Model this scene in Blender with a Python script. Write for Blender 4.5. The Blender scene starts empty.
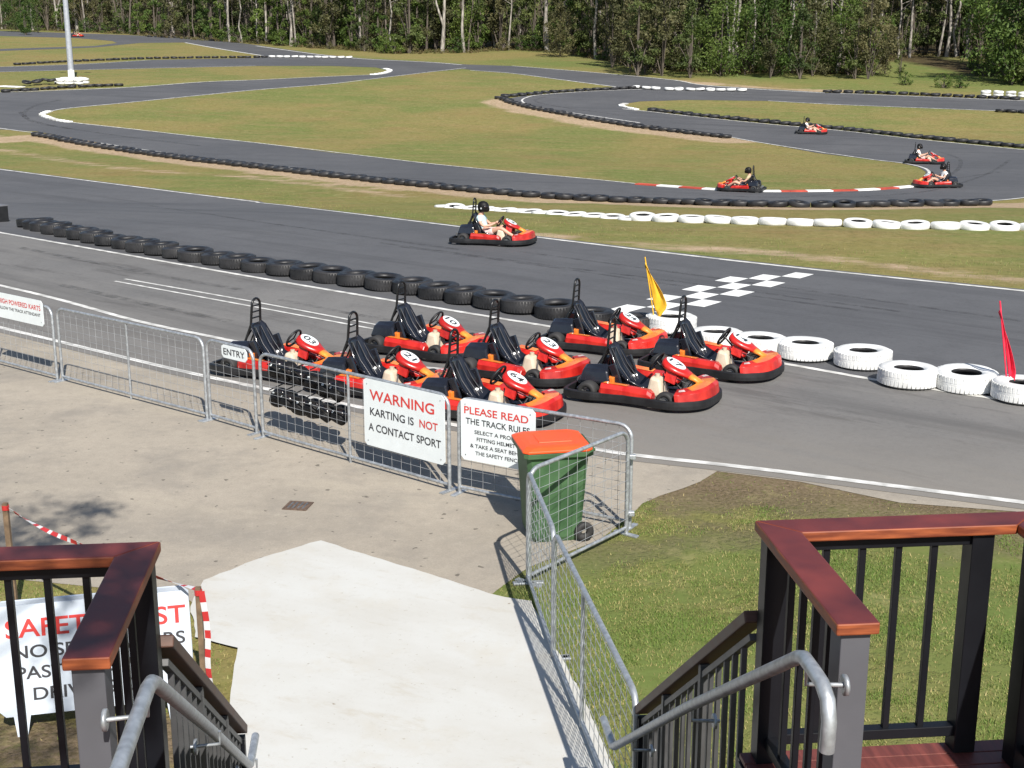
import bpy, bmesh, math, random
import numpy as np
from mathutils import Vector, Matrix, noise
from mathutils.geometry import tessellate_polygon
R = math.radians
PI = math.pi
random.seed(7)
rng = np.random.default_rng(7)
SC = bpy.context.scene
COL = SC.collection

# ------------------------------------------------------------------ camera model
CAMZ, F, PITCH = 4.8, 1320.0, R(14.4)
ct, st = math.cos(PITCH), math.sin(PITCH)

def ray(px, py):
    a, b = (px - 512) / F, (py - 384) / F
    return Vector((a, ct - b * st, -st - b * ct))

BREAKS = [(35, 0.0), (41, -0.05), (53, -0.085), (78, 0.0), (90, 0.045), (120, 0.085), (1e9, 0.045)]     # slope up to each y

def T(y):
    z, y0 = 0.0, 0.0
    for yb, s in BREAKS:
        if y <= yb:
            return z + max(0.0, y - y0) * s if y > y0 else z
        z += (yb - y0) * s
        y0 = yb
    return z

def slope(y):
    for yb, m_ in BREAKS:
        if y <= yb: return m_

def on_slope(y, rz):
    return (Matrix.Rotation(math.atan(slope(y)), 3, 'X') @ Matrix.Rotation(rz, 3, 'Z')).to_euler()

def G(px, py):
    """ground point seen at a pixel"""
    d = ray(px, py)
    lo, hi = 0.5, 700.0
    for _ in range(60):
        t = (lo + hi) / 2
        if CAMZ + t * d.z - T(t * d.y) > 0: lo = t
        else: hi = t
    return Vector((lo * d.x, lo * d.y, T(lo * d.y)))

def GZ(px, py, z):
    d = ray(px, py)
    t = (z - CAMZ) / d.z
    return Vector((t * d.x, t * d.y, z))

# ------------------------------------------------------------------ materials
MATS = {}
def rgb(c): return (c[0], c[1], c[2], 1.0)

def M(name, col, rough=0.6, metal=0.0, var=0.12, scale=6.0, bump=0.0, coat=0.0, col2=None, detail=4.0, spec=0.5, stretch=None, fine=0.0):
    if name in MATS: return MATS[name]
    m = bpy.data.materials.new(name); m.use_nodes = True
    nt = m.node_tree; b = nt.nodes['Principled BSDF']
    tc = nt.nodes.new('ShaderNodeTexCoord')
    n = nt.nodes.new('ShaderNodeTexNoise'); n.inputs['Scale'].default_value = scale; n.inputs['Detail'].default_value = detail
    if stretch:
        mp = nt.nodes.new('ShaderNodeMapping'); mp.inputs['Scale'].default_value = stretch
        nt.links.new(tc.outputs['Object'], mp.inputs[0]); nt.links.new(mp.outputs[0], n.inputs[0])
    else:
        nt.links.new(tc.outputs['Object'], n.inputs[0])
    cr = nt.nodes.new('ShaderNodeValToRGB')
    c1 = [x * (1 - var) for x in col]; c2 = col2 or [min(1, x * (1 + var)) for x in col]
    cr.color_ramp.elements[0].position = 0.35; cr.color_ramp.elements[0].color = rgb(c1)
    cr.color_ramp.elements[1].position = 0.68; cr.color_ramp.elements[1].color = rgb(c2)
    nt.links.new(n.outputs[0], cr.inputs[0]); nt.links.new(cr.outputs[0], b.inputs['Base Color'])
    b.inputs['Roughness'].default_value = rough; b.inputs['Metallic'].default_value = metal
    b.inputs['Specular IOR Level'].default_value = spec
    b.inputs['Coat Weight'].default_value = coat; b.inputs['Coat Roughness'].default_value = 0.15
    mr = nt.nodes.new('ShaderNodeMapRange'); mr.inputs[3].default_value = max(0.03, rough - 0.1); mr.inputs[4].default_value = min(1, rough + 0.12)
    nt.links.new(n.outputs[0], mr.inputs[0]); nt.links.new(mr.outputs[0], b.inputs['Roughness'])
    if bump:
        bp = nt.nodes.new('ShaderNodeBump'); bp.inputs['Strength'].default_value = bump; bp.inputs['Distance'].default_value = 0.01
        n2 = nt.nodes.new('ShaderNodeTexNoise'); n2.inputs['Scale'].default_value = scale * 8; n2.inputs['Detail'].default_value = 3
        nt.links.new(tc.outputs['Object'], n2.inputs[0]); nt.links.new(n2.outputs[0], bp.inputs['Height']); nt.links.new(bp.outputs[0], b.inputs['Normal'])
    MATS[name] = m
    return m

class NT:
    """tiny helper for longer node trees"""
    def __init__(s, name):
        s.m = bpy.data.materials.new(name); s.m.use_nodes = True; MATS[name] = s.m
        s.t = s.m.node_tree; s.b = s.t.nodes['Principled BSDF']
        s.tc = s.t.nodes.new('ShaderNodeTexCoord')
    def n(s, typ, **kw):
        nd = s.t.nodes.new(typ)
        for k, v in kw.items(): setattr(nd, k, v)
        return nd
    def link(s, a, b): s.t.links.new(a, b)
    def noise(s, scale, detail=4, rough=0.55, rot=0.0, stretch=(1, 1, 1)):
        m0 = s.n('ShaderNodeMapping'); m0.inputs['Rotation'].default_value = (0, 0, rot)
        mp = s.n('ShaderNodeMapping'); mp.inputs['Scale'].default_value = stretch
        s.link(s.tc.outputs['Object'], m0.inputs[0]); s.link(m0.outputs[0], mp.inputs[0])
        nz = s.n('ShaderNodeTexNoise'); nz.inputs['Scale'].default_value = scale; nz.inputs['Detail'].default_value = detail; nz.inputs['Roughness'].default_value = rough
        s.link(mp.outputs[0], nz.inputs[0]); return nz.outputs[0]
    def ramp(s, f, a, b, lo=0.0, hi=1.0):
        r = s.n('ShaderNodeMapRange'); r.inputs[1].default_value = a; r.inputs[2].default_value = b; r.inputs[3].default_value = lo; r.inputs[4].default_value = hi
        s.link(f, r.inputs[0]); return r.outputs[0]
    def mix(s, f, a, b):
        x = s.n('ShaderNodeMix', data_type='RGBA')
        if isinstance(f, float): x.inputs[0].default_value = f
        else: s.link(f, x.inputs[0])
        for v, i in ((a, 6), (b, 7)):
            if isinstance(v, tuple): x.inputs[i].default_value = rgb(v)
            else: s.link(v, x.inputs[i])
        return x.outputs[2]
    def math(s, op, a, b):
        x = s.n('ShaderNodeMath', operation=op, use_clamp=True)
        for v, i in ((a, 0), (b, 1)):
            if isinstance(v, (int, float)): x.inputs[i].default_value = v
            else: s.link(v, x.inputs[i])
        return x.outputs[0]
    def bump(s, h, strength, dist):
        bp = s.n('ShaderNodeBump'); bp.inputs['Strength'].default_value = strength; bp.inputs['Distance'].default_value = dist
        s.link(h, bp.inputs['Height']); s.link(bp.outputs[0], s.b.inputs['Normal'])
    def done(s, col, rough=0.9, spec=0.3):
        s.link(col, s.b.inputs['Base Color']); s.b.inputs['Roughness'].default_value = rough; s.b.inputs['Specular IOR Level'].default_value = spec
        return s.m

def ground_mat():
    s = NT('ground_grass')
    big = s.noise(0.09, 5, 0.6); mid = s.noise(0.6, 5, 0.65); fine = s.noise(14, 4, 0.7); streak = s.noise(0.8, 5, 0.7, R(12), (0.25, 1.2, 1))
    c = s.mix(s.ramp(big, 0.42, 0.58), (0.225, 0.19, 0.068), (0.145, 0.172, 0.05))
    c = s.mix(s.ramp(s.noise(0.22, 7, 0.7, R(8), (0.5, 1, 1)), 0.53, 0.66, 0, 0.6), c, (0.225, 0.15, 0.065))
    c = s.mix(s.ramp(streak, 0.45, 0.7, 0, 0.7), c, (0.27, 0.195, 0.09))
    c = s.mix(s.ramp(mid, 0.5, 0.75, 0, 0.5), c, (0.11, 0.14, 0.035))
    tuft = s.noise(4.5, 5, 0.75)
    c = s.mix(s.ramp(tuft, 0.52, 0.68, 0, 0.5), c, (0.30, 0.245, 0.11))
    c = s.mix(s.ramp(tuft, 0.47, 0.33, 0, 0.6), c, (0.075, 0.085, 0.025))
    at = s.n('ShaderNodeAttribute', attribute_name='bare')
    bn = s.noise(0.9, 7, 0.72, R(12), (0.4, 1, 1))
    bm = s.ramp(s.math('ADD', s.math('MULTIPLY', at.outputs['Fac'], 0.62), s.math('MULTIPLY', bn, 0.75)), 0.60, 0.74, 0.0, 0.95)
    bm = s.math('MULTIPLY', bm, s.ramp(at.outputs['Fac'], 0.0, 0.25))
    c = s.mix(bm, c, s.mix(s.ramp(tuft, 0.4, 0.6), (0.47, 0.345, 0.25), (0.36, 0.26, 0.165)))
    at4 = s.n('ShaderNodeAttribute', attribute_name='dirt')
    dm = s.ramp(s.math('ADD', s.math('MULTIPLY', at4.outputs['Fac'], 0.6), s.math('MULTIPLY', s.noise(3.0, 7, 0.72), 0.8)), 0.62, 0.78, 0, .95)
    c = s.mix(s.math('MULTIPLY', dm, s.ramp(at4.outputs['Fac'], 0.0, 0.2)), c, s.mix(s.ramp(s.noise(22, 4, 0.7), 0.4, 0.6), (0.20, 0.145, 0.10), (0.115, 0.085, 0.05)))
    at2 = s.n('ShaderNodeAttribute', attribute_name='lush')
    c = s.mix(s.math('MULTIPLY', at2.outputs['Fac'], s.ramp(mid, 0.3, 0.6, 0.45, 1.0)), c, (0.11, 0.16, 0.04))
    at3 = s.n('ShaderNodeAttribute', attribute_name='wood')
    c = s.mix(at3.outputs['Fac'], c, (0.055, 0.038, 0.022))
    c = s.mix(s.ramp(fine, 0.3, 0.7, 0, 0.35), c, (0.07, 0.06, 0.025))
    c = s.mix(s.ramp(s.noise(1.7, 6, 0.8), 0.54, 0.64, 0, 0.4), c, (0.27, 0.235, 0.11))
    c = s.mix(s.ramp(s.noise(2.3, 6, 0.8), 0.46, 0.36, 0, 0.45), c, (0.095, 0.115, 0.03))
    s.bump(s.math('ADD', fine, mid), 0.9, 0.06)
    return s.done(c, 1.0, 0.1)

def asphalt_mat(name, base, light, dark, lane=None, rot=0.3):
    s = NT(name)
    agg = s.noise(90, 3, 0.8); mid = s.noise(1.4, 5, 0.65); big = s.noise(0.16, 4, 0.55)
    rot = -lane if lane is not None else rot
    c = s.mix(s.ramp(big, 0.35, 0.65), base, light)
    c = s.mix(s.ramp(mid, 0.45, 0.8, 0, 0.5), c, dark)
    st1 = s.noise(0.6, 8, 0.72, rot, (0.10, 1.6, 1))
    grit = s.noise(11, 5, 0.8)
    c = s.mix(s.ramp(grit, 0.5, 0.66, 0, 0.45), c, light)
    c = s.mix(s.ramp(grit, 0.47, 0.34, 0, 0.45), c, dark)
    c = s.mix(s.ramp(st1, 0.5, 0.66, 0, 0.7), c, dark)
    if lane is not None:
        st2 = s.noise(0.9, 7, 0.75, rot, (0.16, 1.3, 1))
        c = s.mix(s.ramp(st2, 0.56, 0.63, 0, 0.5), c, (0.062, 0.056, 0.053))
        st3 = s.noise(0.6, 6, 0.7, rot, (0.2, 1.3, 1))
        c = s.mix(s.ramp(st3, 0.55, 0.72, 0, 0.6), c, (0.195, 0.185, 0.172))
        at = s.n('ShaderNodeAttribute', attribute_name='dust')
        c = s.mix(s.math('MULTIPLY', at.outputs['Fac'], s.ramp(st1, 0.3, 0.6, 0.35, 1)), c, (0.225, 0.205, 0.178))
    c = s.mix(s.ramp(agg, 0.35, 0.7, 0, 0.35), c, tuple(x * 0.55 for x in base))
    s.bump(agg, 0.5, 0.004)
    return s.done(c, 0.85, 0.35)

def apron_mat():
    s = NT('old_concrete')
    agg = s.noise(60, 4, 0.8); mid = s.noise(0.9, 6, 0.7); big = s.noise(0.3, 5, 0.6); spots = s.noise(9, 2, 0.4)
    c = s.mix(s.ramp(big, 0.35, 0.65), (0.365, 0.32, 0.26), (0.285, 0.252, 0.207))
    c = s.mix(s.ramp(mid, 0.48, 0.72, 0, 0.75), c, (0.215, 0.195, 0.17))
    blot = s.noise(5.5, 7, 0.78)
    c = s.mix(s.ramp(blot, 0.5, 0.66, 0, 0.32), c, (0.21, 0.185, 0.155))
    c = s.mix(s.ramp(blot, 0.46, 0.32, 0, 0.32), c, (0.44, 0.395, 0.325))
    c = s.mix(s.ramp(s.noise(0.5, 5, 0.7, 0.4, (0.5, 1.6, 1)), 0.55, 0.75, 0, 0.6), c, (0.42, 0.37, 0.29))
    c = s.mix(s.ramp(agg, 0.4, 0.75, 0, 0.45), c, (0.15, 0.135, 0.11))
    c = s.mix(s.ramp(spots, 0.70, 0.73, 0, 0.7), c, (0.07, 0.06, 0.05))
    s.bump(agg, 0.5, 0.004)
    return s.done(c, 0.9, 0.25)

def path_mat():
    s = NT('pale_concrete')
    agg = s.noise(70, 4, 0.8); mid = s.noise(1.6, 6, 0.7); big = s.noise(0.7, 5, 0.6, 0.5, (1, 2, 1)); spots = s.noise(7, 3, 0.5)
    c = s.mix(s.ramp(big, 0.4, 0.65), (0.49, 0.488, 0.465), (0.45, 0.438, 0.405))
    c = s.mix(s.ramp(mid, 0.52, 0.75, 0, 0.55), c, (0.44, 0.405, 0.34))
    c = s.mix(s.ramp(agg, 0.5, 0.8, 0, 0.25), c, (0.40, 0.39, 0.35))
    c = s.mix(s.ramp(spots, 0.74, 0.755, 0, 0.75), c, (0.20, 0.16, 0.11))
    c = s.mix(s.ramp(s.noise(2.1, 7, 0.75, .4, (.5, 1.4, 1)), 0.56, 0.70, 0, 0.5), c, (0.38, 0.33, 0.25))
    c = s.mix(s.ramp(s.noise(24, 3, 0.6), 0.68, 0.72, 0, 0.6), c, (0.30, 0.26, 0.20))
    c = s.mix(s.ramp(s.noise(13, 6, 0.8), 0.55, 0.7, 0, 0.3), c, (0.36, 0.34, 0.30))
    s.bump(agg, 0.3, 0.003)
    return s.done(c, 0.85, 0.3)

def leaf_mat(name, c1, c2):
    s = NT(name)
    at = s.n('ShaderNodeAttribute', attribute_name='tint'); oi = s.n('ShaderNodeObjectInfo')
    c = s.mix(at.outputs['Fac'], c1, c2)
    hs = s.n('ShaderNodeHueSaturation')
    s.link(c, hs.inputs['Color']); s.link(s.ramp(oi.outputs['Random'], 0, 1, 0.72, 1.25), hs.inputs['Value']); s.link(s.ramp(oi.outputs['Random'], 0, 1, 0.515, 0.48), hs.inputs['Hue'])
    s.link(hs.outputs[0], s.b.inputs['Base Color'])
    s.b.inputs['Roughness'].default_value = 0.6; s.b.inputs['Specular IOR Level'].default_value = 0.25
    tr = s.n('ShaderNodeBsdfTranslucent'); s.link(hs.outputs[0], tr.inputs[0])
    mx = s.n('ShaderNodeMixShader'); mx.inputs[0].default_value = 0.3
    s.link(s.b.outputs[0], mx.inputs[1]); s.link(tr.outputs[0], mx.inputs[2])
    s.link(mx.outputs[0], s.t.nodes['Material Output'].inputs[0])
    return s.m

black_plastic = M('black_plastic', (0.009, 0.009, 0.010), 0.5, var=0.25, scale=9)
gloss_black = M('gloss_black', (0.012, 0.013, 0.018), 0.16, var=0.2, coat=0.4)
rubber = M('tyre_rubber', (0.013, 0.013, 0.015), 0.5, var=0.35, scale=3, bump=0.3, col2=(0.028, 0.027, 0.028))
kart_rubber = M('kart_tyre_rubber', (0.022, 0.021, 0.021), 0.7, var=0.3)
white_rubber = M('white_painted_rubber', (0.74, 0.74, 0.72), 0.6, var=0.28, scale=3, bump=0.35, detail=10, col2=(0.80, 0.80, 0.78))
red_plastic = M('red_plastic', (0.50, 0.011, 0.009), 0.36, var=0.3, scale=5, detail=9, coat=0.15, col2=(0.62, 0.03, 0.018))
decal_white = M('decal_white', (.62, .5, .48), .4, var=.25, scale=12)
_t = red_plastic.node_tree; _oi = _t.nodes.new('ShaderNodeObjectInfo'); _hs = _t.nodes.new('ShaderNodeHueSaturation'); _mr = _t.nodes.new('ShaderNodeMapRange')
_mr.inputs[3].default_value = .78; _mr.inputs[4].default_value = 1.1; _t.links.new(_oi.outputs['Random'], _mr.inputs[0]); _t.links.new(_mr.outputs[0], _hs.inputs['Value'])
_b = _t.nodes['Principled BSDF']; _src = _b.inputs['Base Color'].links[0].from_socket; _t.links.new(_src, _hs.inputs['Color']); _t.links.new(_hs.outputs[0], _b.inputs['Base Color'])
orange_plastic = M('orange_plastic', (0.85, 0.17, 0.02), 0.32, var=0.2, coat=0.3, col2=(0.85, 0.28, 0.04))
beige_plastic = M('beige_plastic', (0.50, 0.42, 0.32), 0.55, var=0.12)
steel = M('grey_steel', (0.25, 0.25, 0.25), 0.45, 0.7, var=0.2)
galv = M('galvanised_steel', (0.40, 0.42, 0.44), 0.45, 0.6, var=0.22, scale=25, detail=6)
galv_wire = M('galvanised_wire', (0.36, 0.37, 0.38), 0.5, 0.5, var=0.2)
white_paint = M('white_paint', (0.80, 0.80, 0.78), 0.6, var=0.05, scale=3)
line_paint = M('road_line_paint', (0.50, 0.49, 0.46), 0.75, var=0.3, scale=3.5, detail=10, bump=0.2, col2=(0.70, 0.69, 0.66))
red_paint = M('red_kerb_paint', (0.42, 0.06, 0.035), 0.7, var=0.25, scale=2)
sign_white = M('sign_white', (0.66, 0.70, 0.71), 0.45, var=0.03)
sign_shaded = M('sign_white_shaded', (0.52, 0.57, 0.64), 0.4, var=0.05, scale=2)  # white A-frame board; blue-grey tone puts tree shade into its colour
ink_red = M('sign_red', (0.55, 0.035, 0.03), 0.6, var=0.08)
ink_black = M('sign_black', (0.03, 0.03, 0.035), 0.6, var=0.1)
skin_m = M('skin', (0.52, 0.30, 0.21), 0.5, var=0.08, scale=4)
helmet_black = M('helmet_black', (0.008, 0.0075, 0.008), 0.5, var=0.2, spec=.2)
visor_m = M('smoked_visor', (0.012, 0.009, 0.01), 0.2, var=0.1, coat=.3)
shirt_white = M('white_cotton', (0.72, 0.72, 0.72), 0.9, var=0.06, scale=12)
shirt_blue = M('pale_blue_cotton', (0.45, 0.58, 0.62), 0.9, var=0.06, scale=12)
shirt_tan = M('tan_cotton', (0.45, 0.36, 0.22), 0.9, var=0.06, scale=12)
short_pink = M('pale_shorts', (0.62, 0.45, 0.42), 0.9, var=0.06, scale=12)
short_dark = M('dark_shorts', (0.05, 0.05, 0.07), 0.9, var=0.1, scale=12)
bin_green = M('green_bin_plastic', (0.034, 0.092, 0.034), 0.55, var=0.25, scale=4, detail=9, col2=(0.055, 0.12, 0.05))
bin_orange = M('orange_lid_plastic', (0.80, 0.085, 0.015), 0.45, var=0.07, scale=4)
yellow_cloth = M('yellow_cloth', (0.72, 0.40, 0.02), 0.8, var=0.12)
pink_cloth = M('red_cloth', (0.80, 0.02, 0.06), 0.75, var=0.1)
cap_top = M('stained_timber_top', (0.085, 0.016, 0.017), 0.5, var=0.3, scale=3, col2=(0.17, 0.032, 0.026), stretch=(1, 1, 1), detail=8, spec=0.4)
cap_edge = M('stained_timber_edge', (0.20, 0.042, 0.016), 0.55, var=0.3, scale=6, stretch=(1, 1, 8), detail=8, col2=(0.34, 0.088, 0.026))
dark_timber = M('dark_stained_timber', (0.085, 0.038, 0.024), 0.55, var=0.25, scale=5, stretch=(1, 1, 6))
post_black = M('black_powder_coat', (0.006, 0.0065, 0.009), 0.45, var=0.12, spec=.25)
post_grey = M('grey_powder_coat', (0.085, 0.085, 0.095), 0.55, var=0.05, spec=.3)
bal_grey = M('dark_grey_coat', (0.06, 0.06, 0.062), 0.5, var=0.2)  # stair rail bars, a lighter grey than the black posts
deck_m = M('red_decking_timber', (0.14, 0.036, 0.028), 0.55, var=0.25, scale=5, stretch=(8, 1, 1))
stake_m = M('weathered_wood', (0.15, 0.10, 0.06), 0.85, var=0.35, scale=14)
tape_red = M('tape_red', (0.42, 0.03, 0.03), 0.4, var=0.1)
tape_white = M('tape_white', (0.55, 0.55, 0.56), 0.4, var=0.05)
iron = M('rusty_iron', (0.10, 0.065, 0.045), 0.8, var=0.4, scale=30)
bark_pale = M('pale_gum_bark', (0.22, 0.195, 0.165), 0.85, var=0.45, scale=2.0, detail=6, stretch=(3, 3, 0.8), col2=(0.42, 0.385, 0.34))
bark_dark = M('brown_bark', (0.07, 0.055, 0.042), 0.9, var=0.4, scale=3, stretch=(3, 3, 0.6), col2=(0.15, 0.125, 0.10))
leaf_a = leaf_mat('gum_leaves', (0.032, 0.055, 0.016), (0.115, 0.145, 0.045))
leaf_b = leaf_mat('shrub_leaves', (0.035, 0.07, 0.015), (0.125, 0.185, 0.04))
leaf_c = leaf_mat('olive_leaves', (0.05, 0.055, 0.024), (0.15, 0.145, 0.062))

# ------------------------------------------------------------------ object helpers
def link(name, me, mats=(), parent=None, loc=None):
    o = bpy.data.objects.new(name, me)
    COL.objects.link(o)
    if me is not None:
        for m in mats: me.materials.append(m)
    if parent is not None: o.parent = parent
    if loc is not None: o.location = loc
    return o

def tag(o, label=None, cat=None, group=None, kind=None):
    if label: o['label'] = label
    if cat: o['category'] = cat
    if group: o['group'] = group
    if kind: o['kind'] = kind
    return o

def thing(name, label, cat, loc=(0, 0, 0), rz=0.0, group=None):
    o = bpy.data.objects.new(name, None); COL.objects.link(o)
    o.empty_display_size = 0.2
    o.location = loc; o.rotation_euler = (0, 0, rz)
    return tag(o, label, cat, group)

def copy_tree(o, parent=None):
    c = o.copy(); COL.objects.link(c)
    if parent is not None: c.parent = parent
    for ch in [x for x in KIDS.get(o.name, [])]:
        cc = copy_tree(ch, c)
    return c

KIDS = {}
def scan(o):
    KIDS[o.name] = list(o.children)
    for c in o.children: scan(c)

def ordinal(n):
    if 10 <= n % 100 <= 20: s = 'th'
    else: s = {1: 'st', 2: 'nd', 3: 'rd'}.get(n % 10, 'th')
    return f'{n}{s}'

class MB:
    def __init__(s):
        s.v = []; s.f = []; s.mi = []; s.sm = []
        s.X = Matrix.Identity(4)
    def add(s, vs, fs, mi=0, smooth=False):
        b = len(s.v)
        s.v += [tuple(s.X @ Vector(p)) for p in vs]
        for f in fs:
            s.f.append([b + i for i in f]); s.mi.append(mi); s.sm.append(smooth)
    def box(s, c, d, mi=0, rot=None):
        x, y, z = d[0] / 2, d[1] / 2, d[2] / 2
        vs = [Vector((sx * x, sy * y, sz * z)) for sx in (-1, 1) for sy in (-1, 1) for sz in (-1, 1)]
        if rot is not None: vs = [rot @ v for v in vs]
        vs = [v + Vector(c) for v in vs]
        s.add(vs, [(0, 1, 3, 2), (4, 6, 7, 5), (0, 4, 5, 1), (2, 3, 7, 6), (0, 2, 6, 4), (1, 5, 7, 3)], mi)
    def hexa(s, p, mi=0):
        """8 points: bottom 4 ccw, top 4 ccw"""
        s.add(p, [(3, 2, 1, 0), (4, 5, 6, 7), (0, 1, 5, 4), (1, 2, 6, 5), (2, 3, 7, 6), (3, 0, 4, 7)], mi)
    def beam(s, a, b, w, h, mi=0, up=Vector((0, 0, 1))):
        a, b = Vector(a), Vector(b); d = (b - a).normalized(); sd = d.cross(up).normalized(); u = sd.cross(d)
        p = []
        for q in (a, b):
            p += [q - sd * w / 2 - u * h / 2, q + sd * w / 2 - u * h / 2, q + sd * w / 2 + u * h / 2, q - sd * w / 2 + u * h / 2]
        s.add(p, [(0, 1, 2, 3), (7, 6, 5, 4), (0, 4, 5, 1), (1, 5, 6, 2), (2, 6, 7, 3), (3, 7, 4, 0)], mi)
    def tube(s, pts, r, n=8, mi=0, closed=False, caps=True, smooth=True):
        pts = [Vector(p) for p in pts]; k = len(pts)
        rs = r if isinstance(r, (list, tuple)) else [r] * k
        vs = []; prev = None
        for i, p in enumerate(pts):
            if closed: d = pts[(i + 1) % k] - pts[i - 1]
            else: d = pts[min(i + 1, k - 1)] - pts[max(i - 1, 0)]
            d.normalize()
            if prev is None:
                ref = Vector((0, 0, 1)) if abs(d.z) < 0.9 else Vector((1, 0, 0))
                u = d.cross(ref).normalized()
            else:
                u = (prev - d * prev.dot(d)).normalized()
            prev = u; w = d.cross(u)
            for j in range(n):
                a = 2 * PI * j / n
                vs.append(p + (u * math.cos(a) + w * math.sin(a)) * rs[i])
        fs = []
        for i in range(k if closed else k - 1):
            a, b = i * n, ((i + 1) % k) * n
            for j in range(n):
                fs.append((a + j, a + (j + 1) % n, b + (j + 1) % n, b + j))
        s.add(vs, fs, mi, smooth)
        if caps and not closed:
            s.add(vs[:n], [tuple(range(n - 1, -1, -1))], mi); s.add(vs[-n:], [tuple(range(n))], mi)
    def lathe(s, prof, n=24, mi=0, smooth=True, closed=True):
        """profile of (r, z) revolved about z"""
        k = len(prof); vs = []
        for i in range(n):
            a = 2 * PI * i / n
            vs += [(r * math.cos(a), r * math.sin(a), z) for r, z in prof]
        fs = []
        for i in range(n):
            for j in range(k if closed else k - 1):
                a, b = i * k, ((i + 1) % n) * k; jj = (j + 1) % k
                fs.append((a + j, b + j, b + jj, a + jj))
        s.add(vs, fs, mi, smooth)
    def sweep(s, path, prof, mi=0, closed=True, smooth=True):
        """horizontal path of (x, y); profile of (out, z), out along the path's right-hand normal"""
        k = len(path); m = len(prof); vs = []
        for i in range(k):
            if closed: d = Vector(path[(i + 1) % k]) - Vector(path[i - 1])
            else: d = Vector(path[min(i + 1, k - 1)]) - Vector(path[max(i - 1, 0)])
            d.normalize(); nx, ny = d[1], -d[0]
            vs += [(path[i][0] + nx * q[0], path[i][1] + ny * q[0], q[1]) for q in prof]
        fs = []
        for i in range(k if closed else k - 1):
            a, b = i * m, ((i + 1) % k) * m
            for j in range(m): fs.append((a + j, a + (j + 1) % m, b + (j + 1) % m, b + j))
        if not closed:
            fs.append(tuple(range(m - 1, -1, -1))); fs.append(tuple((k - 1) * m + j for j in range(m)))
        s.add(vs, fs, mi, smooth)
    def loft(s, rings, mi=0, smooth=True, cap=True):
        n = len(rings[0]); vs = [p for r in rings for p in r]; fs = []
        for i in range(len(rings) - 1):
            for j in range(n):
                a, b = i * n, (i + 1) * n
                fs.append((a + j, a + (j + 1) % n, b + (j + 1) % n, b + j))
        if cap: fs.append(tuple(range(n - 1, -1, -1))); fs.append(tuple((len(rings) - 1) * n + j for j in range(n)))
        s.add(vs, fs, mi, smooth)
    def sphere(s, c, r, n=12, m=8, mi=0):
        rx, ry, rz = r if isinstance(r, (tuple, list)) else (r, r, r)
        rings = []
        for i in range(1, m):
            t = PI * i / m
            rings.append([(c[0] + rx * math.sin(t) * math.cos(2 * PI * j / n), c[1] + ry * math.sin(t) * math.sin(2 * PI * j / n), c[2] - rz * math.cos(t)) for j in range(n)])
        s.loft(rings, mi)
    def me(s, name):
        me = bpy.data.meshes.new(name)
        me.from_pydata(s.v, [], s.f)
        me.polygons.foreach_set('material_index', s.mi); me.polygons.foreach_set('use_smooth', s.sm)
        me.update(); 
        bm = bmesh.new(); bm.from_mesh(me); bmesh.ops.recalc_face_normals(bm, faces=bm.faces); bm.to_mesh(me); bm.free()
        return me
    def build(s, name, mats, parent=None, bevel=0.0, loc=None, subsurf=0):
        o = link(name, s.me(name), mats if isinstance(mats, (list, tuple)) else [mats], parent, loc)
        if bevel:
            b = o.modifiers.new('bevel', 'BEVEL'); b.width = bevel; b.segments = 2; b.limit_method = 'ANGLE'; b.angle_limit = R(40)
        if subsurf:
            b = o.modifiers.new('sub', 'SUBSURF'); b.levels = subsurf; b.render_levels = subsurf
        return o

def smooth_path(pts, n=6):
    """Catmull-Rom through the points (any dimension)"""
    P = [Vector(p) for p in pts]; out = []
    for i in range(len(P) - 1):
        p0, p1, p2, p3 = P[max(i - 1, 0)], P[i], P[i + 1], P[min(i + 2, len(P) - 1)]
        for k in range(n):
            t = k / n
            out.append(0.5 * ((2 * p1) + (p2 - p0) * t + (2 * p0 - 5 * p1 + 4 * p2 - p3) * t * t + (3 * p1 - p0 - 3 * p2 + p3) * t ** 3))
    out.append(P[-1]); return out

def gpath(px, n=6, smooth=True):
    q = smooth_path(px, n) if smooth and len(px) > 2 else smooth_path(px, 6)
    w = [G(p[0], p[1]) for p in q]
    return [Vector((p.x, p.y)) for p in w]

def drape(bm, off):
    for yb, _ in BREAKS[:-1]:
        g = bm.verts[:] + bm.edges[:] + bm.faces[:]
        bmesh.ops.bisect_plane(bm, geom=g, plane_co=(0, yb, 0), plane_no=(0, 1, 0))
    for v in bm.verts: v.co.z = T(v.co.y) + off

def sheet(name, outer, holes, off, mat, thick=None, kind='structure'):
    """flat sheet following the ground; outer and holes are lists of (x, y)"""
    loops = [[Vector((p[0], p[1], 0)) for p in l] for l in [outer] + holes]
    tris = tessellate_polygon(loops)
    allp = [p for l in loops for p in l]
    bm = bmesh.new(); vs = [bm.verts.new(p) for p in allp]
    for t in tris:
        if len(set(t)) == 3:
            try: bm.faces.new([vs[i] for i in t])
            except ValueError: pass
    drape(bm, off)
    bmesh.ops.recalc_face_normals(bm, faces=bm.faces)
    for f in bm.faces:
        if f.normal.z < 0: f.normal_flip()
    me = bpy.data.meshes.new(name); bm.to_mesh(me); bm.free()
    o = link(name, me, [mat]); return tag(o, kind=kind)

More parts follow.
